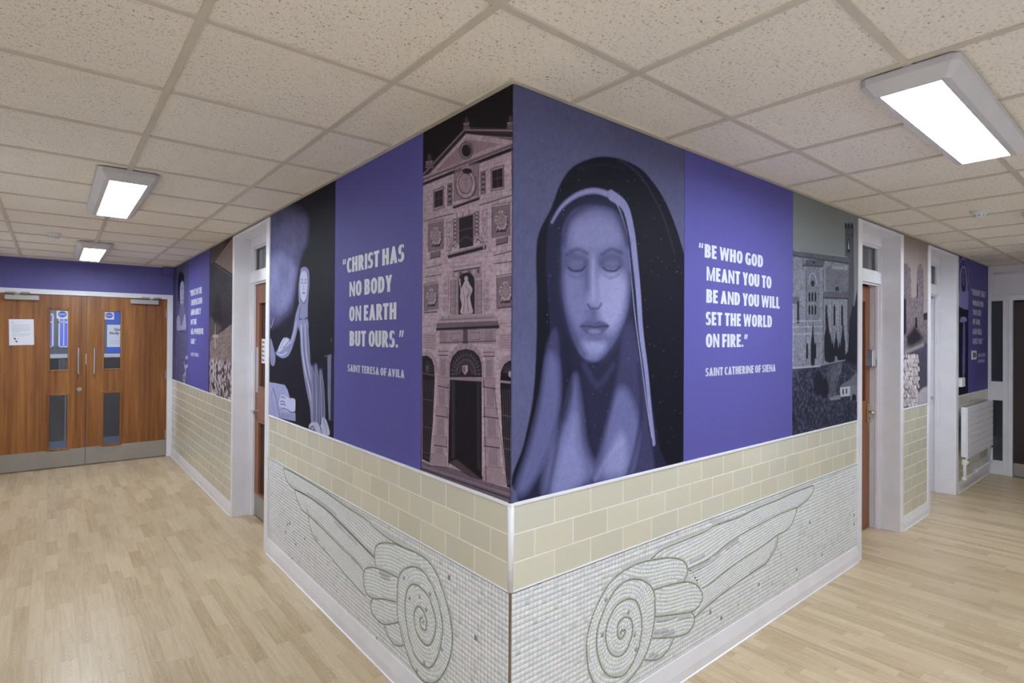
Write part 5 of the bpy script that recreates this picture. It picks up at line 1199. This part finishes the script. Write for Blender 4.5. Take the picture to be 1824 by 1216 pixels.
# ================================================================== winged wheel mosaics below the cream tiles
def crop_pts(o, P): return [(o[0] + x / o[2], o[1] + y / o[2]) for x, y in P]
R1 = (1180, 850, 4.863); R2 = (1040, 980, 5.154); LA = (500, 820, 5.068); LB = (640, 950, 4.572)
MOS = {
 'R': dict(s1=3.24,
  spiral=crop_pts(R2, [(948, 180), (930, 120), (880, 80), (780, 65), (620, 85), (500, 115), (405, 158), (290, 235), (200, 340), (130, 470), (75, 600), (35, 740), (18, 860), (22, 980), (40, 1100), (80, 1200), (140, 1270), (210, 1300), (290, 1285), (360, 1235), (430, 1160), (490, 1085), (535, 1010), (590, 880), (625, 740), (645, 600), (645, 450), (630, 360), (570, 290), (480, 260), (400, 270), (310, 330), (230, 440), (165, 580), (120, 720), (110, 860), (130, 990), (190, 1120), (280, 1160), (370, 1130), (440, 1030), (500, 880), (525, 720), (520, 590), (480, 470), (410, 440), (320, 480), (250, 570), (205, 690), (195, 820), (230, 930), (300, 970), (370, 930), (430, 800), (440, 680), (420, 620), (370, 610), (320, 650), (300, 720), (310, 790), (330, 810), (365, 770), (372, 715), (345, 745)]),
  outer=(4, 28), centre=crop_pts(R2, [(345, 740)]),
  lobes=[crop_pts(R2, P) for P in ([(948, 180), (935, 240), (905, 290)], [(635, 358), (760, 320), (880, 292), (960, 288), (1030, 315), (1075, 380), (1078, 450), (1040, 520), (980, 560), (860, 580), (700, 600), (645, 605)], [(980, 560), (1008, 610), (1000, 680), (950, 750), (860, 785), (740, 798), (620, 802)], [(820, 800), (800, 850), (750, 930), (690, 985), (620, 1005), (548, 1000)])],
  lobepoly=[crop_pts(R2, P) for P in ([(405, 158), (500, 115), (620, 85), (780, 65), (880, 80), (930, 120), (948, 180), (935, 240), (905, 290), (880, 292), (760, 320), (640, 358), (600, 310), (520, 265), (400, 265), (330, 290)], [(635, 358), (760, 320), (880, 292), (960, 288), (1030, 315), (1075, 380), (1078, 450), (1040, 520), (980, 560), (860, 580), (700, 600), (645, 605), (646, 450)], [(645, 605), (700, 600), (860, 580), (980, 560), (1008, 610), (1000, 680), (950, 750), (860, 785), (740, 798), (615, 802), (640, 700)], [(615, 802), (740, 798), (820, 800), (800, 850), (750, 930), (690, 985), (620, 1005), (545, 1000), (580, 900)])],
  feathers=[(crop_pts(R1, [(-105, 705), (0, 620), (180, 545), (370, 465), (460, 410), (650, 345), (800, 270), (1000, 190), (1130, 130), (1300, 68)]), crop_pts(R1, [(215, 790), (400, 700), (560, 570), (700, 480), (870, 390), (960, 340), (1060, 295), (1160, 258)]), crop_pts(R1, [(1300, 68), (1300, 120), (1260, 180), (1210, 225), (1160, 258)])),
            (crop_pts(R1, [(215, 790), (400, 700), (560, 570), (700, 480), (870, 390), (960, 340), (1060, 295), (1160, 258)]), crop_pts(R1, [(335, 960), (400, 920), (540, 810), (680, 710), (850, 600), (995, 492)]), crop_pts(R1, [(1160, 258), (1150, 310), (1115, 400), (1060, 460), (995, 492)])),
            (crop_pts(R1, [(335, 960), (400, 920), (540, 810), (680, 710), (850, 600), (995, 492)]), crop_pts(R1, [(270, 1210), (420, 1080), (600, 940), (760, 830), (890, 745)]), crop_pts(R1, [(995, 492), (985, 580), (950, 660), (890, 745)]))],
  grey=[crop_pts(R1, P) for P in ([(240, 740), (300, 712), (360, 680)], [(225, 818), (420, 720), (520, 625), (650, 540)], [(330, 1160), (520, 1015), (700, 880), (880, 740), (950, 640), (975, 560)])] + [crop_pts(R2, P) for P in ([(650, 630), (980, 595)], [(640, 760), (820, 748)], [(600, 965), (665, 965)])]),
 'L': dict(s1=2.80,
  spiral=crop_pts(LB, [(300, 85), (460, 150), (560, 215), (640, 330), (700, 500), (745, 660), (765, 830), (755, 960), (720, 1080), (660, 1180), (600, 1215), (530, 1200), (470, 1130), (420, 1040), (380, 920), (340, 780), (315, 640), (315, 480), (330, 350), (370, 290), (440, 268), (520, 300), (600, 420), (650, 560), (680, 700), (680, 840), (650, 980), (590, 1085), (530, 1070), (460, 990), (410, 840), (385, 690), (380, 560), (400, 450), (455, 410), (540, 470), (590, 560), (625, 690), (625, 800), (580, 905), (520, 880), (470, 790), (450, 680), (465, 610), (490, 590), (530, 630), (555, 720), (545, 785), (510, 760), (498, 700), (520, 680)]),
  outer=(0, 19), centre=crop_pts(LB, [(525, 705)]),
  lobes=[crop_pts(LB, P) for P in ([(300, 85), (220, 72), (160, 85), (135, 120), (128, 190), (140, 265)], [(325, 360), (250, 320), (150, 280), (80, 275), (45, 300), (38, 380), (60, 480), (120, 525), (200, 530), (305, 555)], [(115, 530), (95, 580), (120, 660), (200, 735), (325, 720)], [(210, 745), (230, 810), (280, 890), (330, 912), (370, 905)])],
  lobepoly=[crop_pts(LB, P) for P in ([(300, 85), (220, 72), (160, 85), (135, 120), (128, 190), (140, 265), (250, 320), (325, 360), (360, 295), (440, 262), (540, 290), (600, 380), (640, 330), (560, 215), (460, 150)], [(325, 360), (250, 320), (150, 280), (80, 275), (45, 300), (38, 380), (60, 480), (120, 525), (200, 530), (305, 555), (312, 450)], [(305, 555), (200, 530), (115, 530), (95, 580), (120, 660), (200, 735), (325, 720), (312, 640)], [(325, 720), (210, 745), (230, 810), (280, 890), (330, 912), (370, 905), (345, 800)])],
  feathers=[(crop_pts(LA, [(1115, 780), (990, 710), (870, 620), (760, 520), (590, 410), (450, 310), (340, 240), (120, 110), (30, 68)]), crop_pts(LA, [(848, 872), (700, 720), (560, 580), (450, 470), (350, 390), (250, 320), (130, 255)]), crop_pts(LA, [(30, 68), (45, 140), (75, 205), (130, 255)])),
            (crop_pts(LA, [(848, 872), (700, 720), (560, 580), (450, 470), (350, 390), (250, 320), (130, 260)]), crop_pts(LA, [(755, 995), (680, 900), (560, 790), (450, 680), (340, 570), (255, 490)]), crop_pts(LA, [(130, 262), (150, 340), (190, 430), (255, 490)])),
            (crop_pts(LA, [(755, 995), (680, 900), (560, 790), (450, 680), (340, 570), (255, 490)]), crop_pts(LA, [(770, 1222), (620, 1060), (500, 920), (400, 800)]), crop_pts(LA, [(255, 490), (265, 570), (290, 660), (330, 730), (400, 800)]))],
  grey=[crop_pts(LA, P) for P in ([(250, 305), (370, 385), (480, 480), (620, 620), (850, 840)], [(240, 460), (340, 555), (480, 690), (740, 960)], [(490, 550), (600, 660), (700, 765)], [(305, 670), (340, 715)])] + [crop_pts(LB, P) for P in ([(175, 325), (250, 358)],)]),
}
def resamp(P, step):
    P = np.asarray(P); d = np.r_[0, np.cumsum(np.hypot(*np.diff(P, axis=0).T))]; n = max(2, int(d[-1] / step) + 1)
    t = np.linspace(0, d[-1], n); return np.stack([np.interp(t, d, P[:, 0]), np.interp(t, d, P[:, 1])], 1)
def inpoly(X, Q):
    x, y = X[:, 0], X[:, 1]; r = np.zeros(len(X), bool); n = len(Q)
    for i in range(n):
        a, b = Q[i], Q[(i + 1) % n]
        if a[1] != b[1]: r ^= ((a[1] > y) != (b[1] > y)) & (x < (b[0] - a[0]) * (y - a[1]) / (b[1] - a[1]) + a[0])
    return r
def segdist(X, lines):
    d = np.full(len(X), 9.)
    for P in lines:
        for a, b in zip(P[:-1], P[1:]):
            e = b - a; t = np.clip(((X - a) @ e) / (e @ e + 1e-12), 0, 1); d = np.minimum(d, np.hypot(*(X - a - t[:, None] * e).T))
    return d
def tess_mesh(name, side, C, U, HW, HH, colr, parent, o0=.0034, o1=.0041):
    """small square-edged tiles: centres C, unit directions U, half sizes, colours"""
    n = len(C); Vv = np.stack([-U[:, 1], U[:, 0]], 1); vs = []
    for k, (a, b, o, sh) in enumerate([(-1, -1, o0, 1), (1, -1, o0, 1), (1, 1, o0, 1), (-1, 1, o0, 1), (-1, -1, o1, .96), (1, -1, o1, .96), (1, 1, o1, .96), (-1, 1, o1, .96)]):
        p = C + U * (a * HW * sh)[:, None] + Vv * (b * HH * sh)[:, None]
        p[:, 1] = np.clip(p[:, 1], .113, SPL - .0072); p[:, 0] = np.clip(p[:, 0], .004, MOS[side]['s1'] - .003)
        oo = np.full(n, o); vs.append(np.stack([-oo, p[:, 0], p[:, 1]], 1) if side == 'L' else np.stack([p[:, 0], -oo, p[:, 1]], 1))
    V = np.stack(vs, 1).reshape(-1, 3); base = (np.arange(n) * 8)[:, None, None]
    F = np.array([[4, 5, 6, 7], [0, 1, 5, 4], [1, 2, 6, 5], [2, 3, 7, 6], [3, 0, 4, 7]])[None] + base; F = F.reshape(-1, 4)
    if side == 'L': F = F[:, ::-1]
    F = np.ascontiguousarray(F, dtype=np.int32)
    me = bpy.data.meshes.new(name); me.vertices.add(len(V)); me.vertices.foreach_set('co', V.astype(np.float32).ravel())
    me.loops.add(F.size); me.loops.foreach_set('vertex_index', F.ravel()); me.polygons.add(len(F)); me.polygons.foreach_set('loop_start', np.arange(0, F.size, 4, dtype=np.int32)); me.update(calc_edges=True)
    cc = np.ones((n, 8, 4), np.float32); cc[:, :, :3] = colr[:, None]; at = me.color_attributes.new('print', 'FLOAT_COLOR', 'POINT'); at.data.foreach_set('color', cc.ravel()); me.materials.append(M['tess'])
    ob = bpy.data.objects.new(name, me); COL.objects.link(ob); ob.parent = parent; return ob
def shades(rs, n, base, var=.07, cool=.03):
    b = np.array(lin(base)); k = 1 + (rs.rand(n, 1) - .5) * 2 * var; t = (rs.rand(n, 1) - .5) * 2 * cool
    return b * k * (1 + t * np.array([[-1., 0, 1.]]))
def mosaic(side, label):
    D = MOS[side]; rs = np.random.RandomState(3 if side == 'L' else 4); root = empty('mosaic', (0, 0, 0), label=label, cat='mosaic', group='winged wheel mosaics')
    mb = MB(); wbox(mb, side, .0, D['s1'], 0, .0036, .1, SPL - .0068); mb.build('grout_bed', M['grout'], root)
    tw = lambda P: on_wall(side, P)
    sp = catmull(tw(D['spiral']), False, 5); a, b = D['outer']; outer = catmull(tw(D['spiral'])[a:b], True, 4) if side == 'R' else catmull(tw(D['spiral'])[a:b], True, 4)
    lines = [sp] + [catmull(tw(P), False, 5) for P in D['lobes']]
    fe = []
    for (u, l, tip) in D['feathers']: fe.append((catmull(tw(u), False, 5), catmull(tw(l), False, 5), catmull(tw(tip), False, 5)))
    for u, l, tip in fe: lines += [u, l, tip]
    fpoly = [np.concatenate([u, tip, l[::-1]]) for u, l, tip in fe]; lpoly = [tw(P) for P in D['lobepoly']]
    # outline tesserae
    C, U = [], []
    seen = set()
    for P in lines:
        key = (round(P[0][0], 3), round(P[0][1], 3), round(P[-1][0], 3), round(P[-1][1], 3))
        if key in seen: continue
        seen.add(key); q = resamp(P, .0145); m_ = (q[1:] + q[:-1]) / 2; d = q[1:] - q[:-1]; d /= np.hypot(*d.T)[:, None] + 1e-9; C.append(m_); U.append(d)
    C = np.concatenate(C); U = np.concatenate(U); ok = (C[:, 1] > .118) & (C[:, 1] < SPL - .008); C, U = C[ok], U[ok]; n = len(C)
    col = shades(rs, n, (140, 146, 122), .16, .04); tess_mesh('outline_tiles', side, C, U, np.full(n, .0062), np.full(n, .0035), col, root, .0035, .0043)
    # long flight feathers: rows that run with the feather
    greys = [catmull(tw(P), False, 4) for P in D['grey']]
    C, U, HW, HH = [], [], [], []
    for u, l, tip in fe:
        ulen = np.hypot(*np.diff(u, axis=0).T).sum(); N = int(ulen / .019); A = resamp(u, ulen / N * .9999)
        lt_ = np.concatenate([l, tip[::-1][1:]]) if True else l; ll = np.hypot(*np.diff(l, axis=0).T).sum(); B = resamp(lt_, np.hypot(*np.diff(lt_, axis=0).T).sum() / N * .9999); k = min(len(A), len(B)); A, B = A[:k], B[:k]
        rows = 8
        for j in range(rows):
            q = A + (B - A) * ((j + .5) / rows); m_ = (q[1:] + q[:-1]) / 2; d = q[1:] - q[:-1]; L = np.hypot(*d.T); d = d / (L[:, None] + 1e-9)
            nrm = np.abs((((B - A)[1:] + (B - A)[:-1]) / 2 * np.stack([-d[:, 1], d[:, 0]], 1)).sum(1)) / rows
            C.append(m_); U.append(d); HW.append(L / 2 - .0007); HH.append(nrm / 2 - .0006)
    C, U, HW, HH = map(np.concatenate, (C, U, HW, HH)); ok = (HH > .0018) & (HW > .003) & (segdist(C, lines) > .0065); 
    for P in lpoly + [outer]: ok &= ~inpoly(C, P)
    C, U, HW, HH = C[ok], U[ok], HW[ok], np.minimum(HH[ok], .0105); n = len(C); col = shades(rs, n, (228, 232, 236), .05)
    g = segdist(C, greys) < .011; col[g] = shades(rs, g.sum(), (200, 202, 208), .06); tess_mesh('feather_tiles', side, C, U, HW, HH, col, root)
    # short covert feathers
    C, U = [], []
    for P in lpoly:
        m_ = P.mean(0); q = P - m_; w_, v_ = np.linalg.eigh(q.T @ q); ax = v_[:, 1]; R = np.stack([ax, [-ax[1], ax[0]]]); r_ = q @ R.T
        gx, gy = np.meshgrid(np.arange(r_[:, 0].min(), r_[:, 0].max(), .0195), np.arange(r_[:, 1].min(), r_[:, 1].max(), .0165)); gx = gx + (np.arange(gx.shape[0])[:, None] % 2) * .009
        pts = np.stack([gx.ravel(), (gy + .01 * np.sin(gx * 14)).ravel()], 1) @ R + m_; sl = .14 * np.cos(gx.ravel() * 14); dv = np.stack([np.ones_like(sl), sl], 1); dv /= np.hypot(*dv.T)[:, None]; dv = dv @ R
        ok = inpoly(pts, P) & (segdist(pts, lines) > .0095); ok &= ~inpoly(pts, outer) if (P is not lpoly[0]) else True; C.append(pts[ok]); U.append(dv[ok])
    cen = tw(D['centre'])[0]
    inner_ring = catmull(tw(D['spiral'])[24 if side == 'R' else 13:(46 if side == 'R' else 27)], True, 4)
    C = np.concatenate(C); U = np.concatenate(U); ok = ~inpoly(C, inner_ring); C, U = C[ok], U[ok]; n = len(C)
    col = shades(rs, n, (226, 232, 235), .05); g = segdist(C, greys) < .012; col[g] = shades(rs, g.sum(), (190, 192, 199), .06); tess_mesh('covert_tiles', side, C, U, np.full(n, .0094), np.full(n, .0079), col, root)
    # wheel: rings of small tiles round the centre
    C0 = C; C, U = [], []; r = .012
    while r < .42:
        k = max(6, int(2 * PI * r / .0175)); th = 2 * PI * (np.arange(k) + .5 * (int(r * 100) % 2)) / k; C.append(np.stack([cen[0] + r * np.cos(th), cen[1] + r * np.sin(th)], 1)); U.append(np.stack([-np.sin(th), np.cos(th)], 1)); r += .0165
    C = np.concatenate(C); U = np.concatenate(U); ok = (inpoly(C, outer) | inpoly(C, inner_ring)) & (segdist(C, lines) > .0088) & (C[:, 1] > .12)
    if len(C0): 
        ok &= np.array([np.hypot(*(C0 - p).T).min() > .014 for p in C])
    C, U = C[ok], U[ok]; n = len(C); col = shades(rs, n, (226, 232, 235), .05); g = rs.rand(n) < .02; col[g] = shades(rs, g.sum(), (160, 165, 168)); tess_mesh('wheel_tiles', side, C, U, np.full(n, .0084), np.full(n, .0079), col, root)
    # plain ground
    p = .0206; gs, gz = np.meshgrid(np.arange(.013, D['s1'], p), np.arange(SPL - .0175, .11, -p)); gs = gs + (np.sin(gz * 40) * .0008); C = np.stack([gs.ravel(), gz.ravel()], 1)
    ok = segdist(C, lines) > .0125
    for P in fpoly + lpoly + [outer, inner_ring]: ok &= ~inpoly(C, P)
    C = C[ok]; n = len(C); C = C + (rs.rand(n, 2) - .5) * .0009; a_ = (rs.rand(n) - .5) * .05; U = np.stack([np.cos(a_), np.sin(a_)], 1); col = shades(rs, n, (226, 229, 234), .055)
    g = rs.rand(n) < .045; col[g] = shades(rs, g.sum(), (206, 215, 214)); g = rs.rand(n) < .0045; col[g] = shades(rs, g.sum(), (150, 155, 160), .1)
    tess_mesh('ground_tiles', side, C, U, np.full(n, .0095), np.full(n, .0095), col, root)
mosaic('L', 'white mosaic with a green outlined winged wheel, low on the wall left of the corner')
mosaic('R', 'white mosaic with a green outlined winged wheel, low on the wall right of the corner')
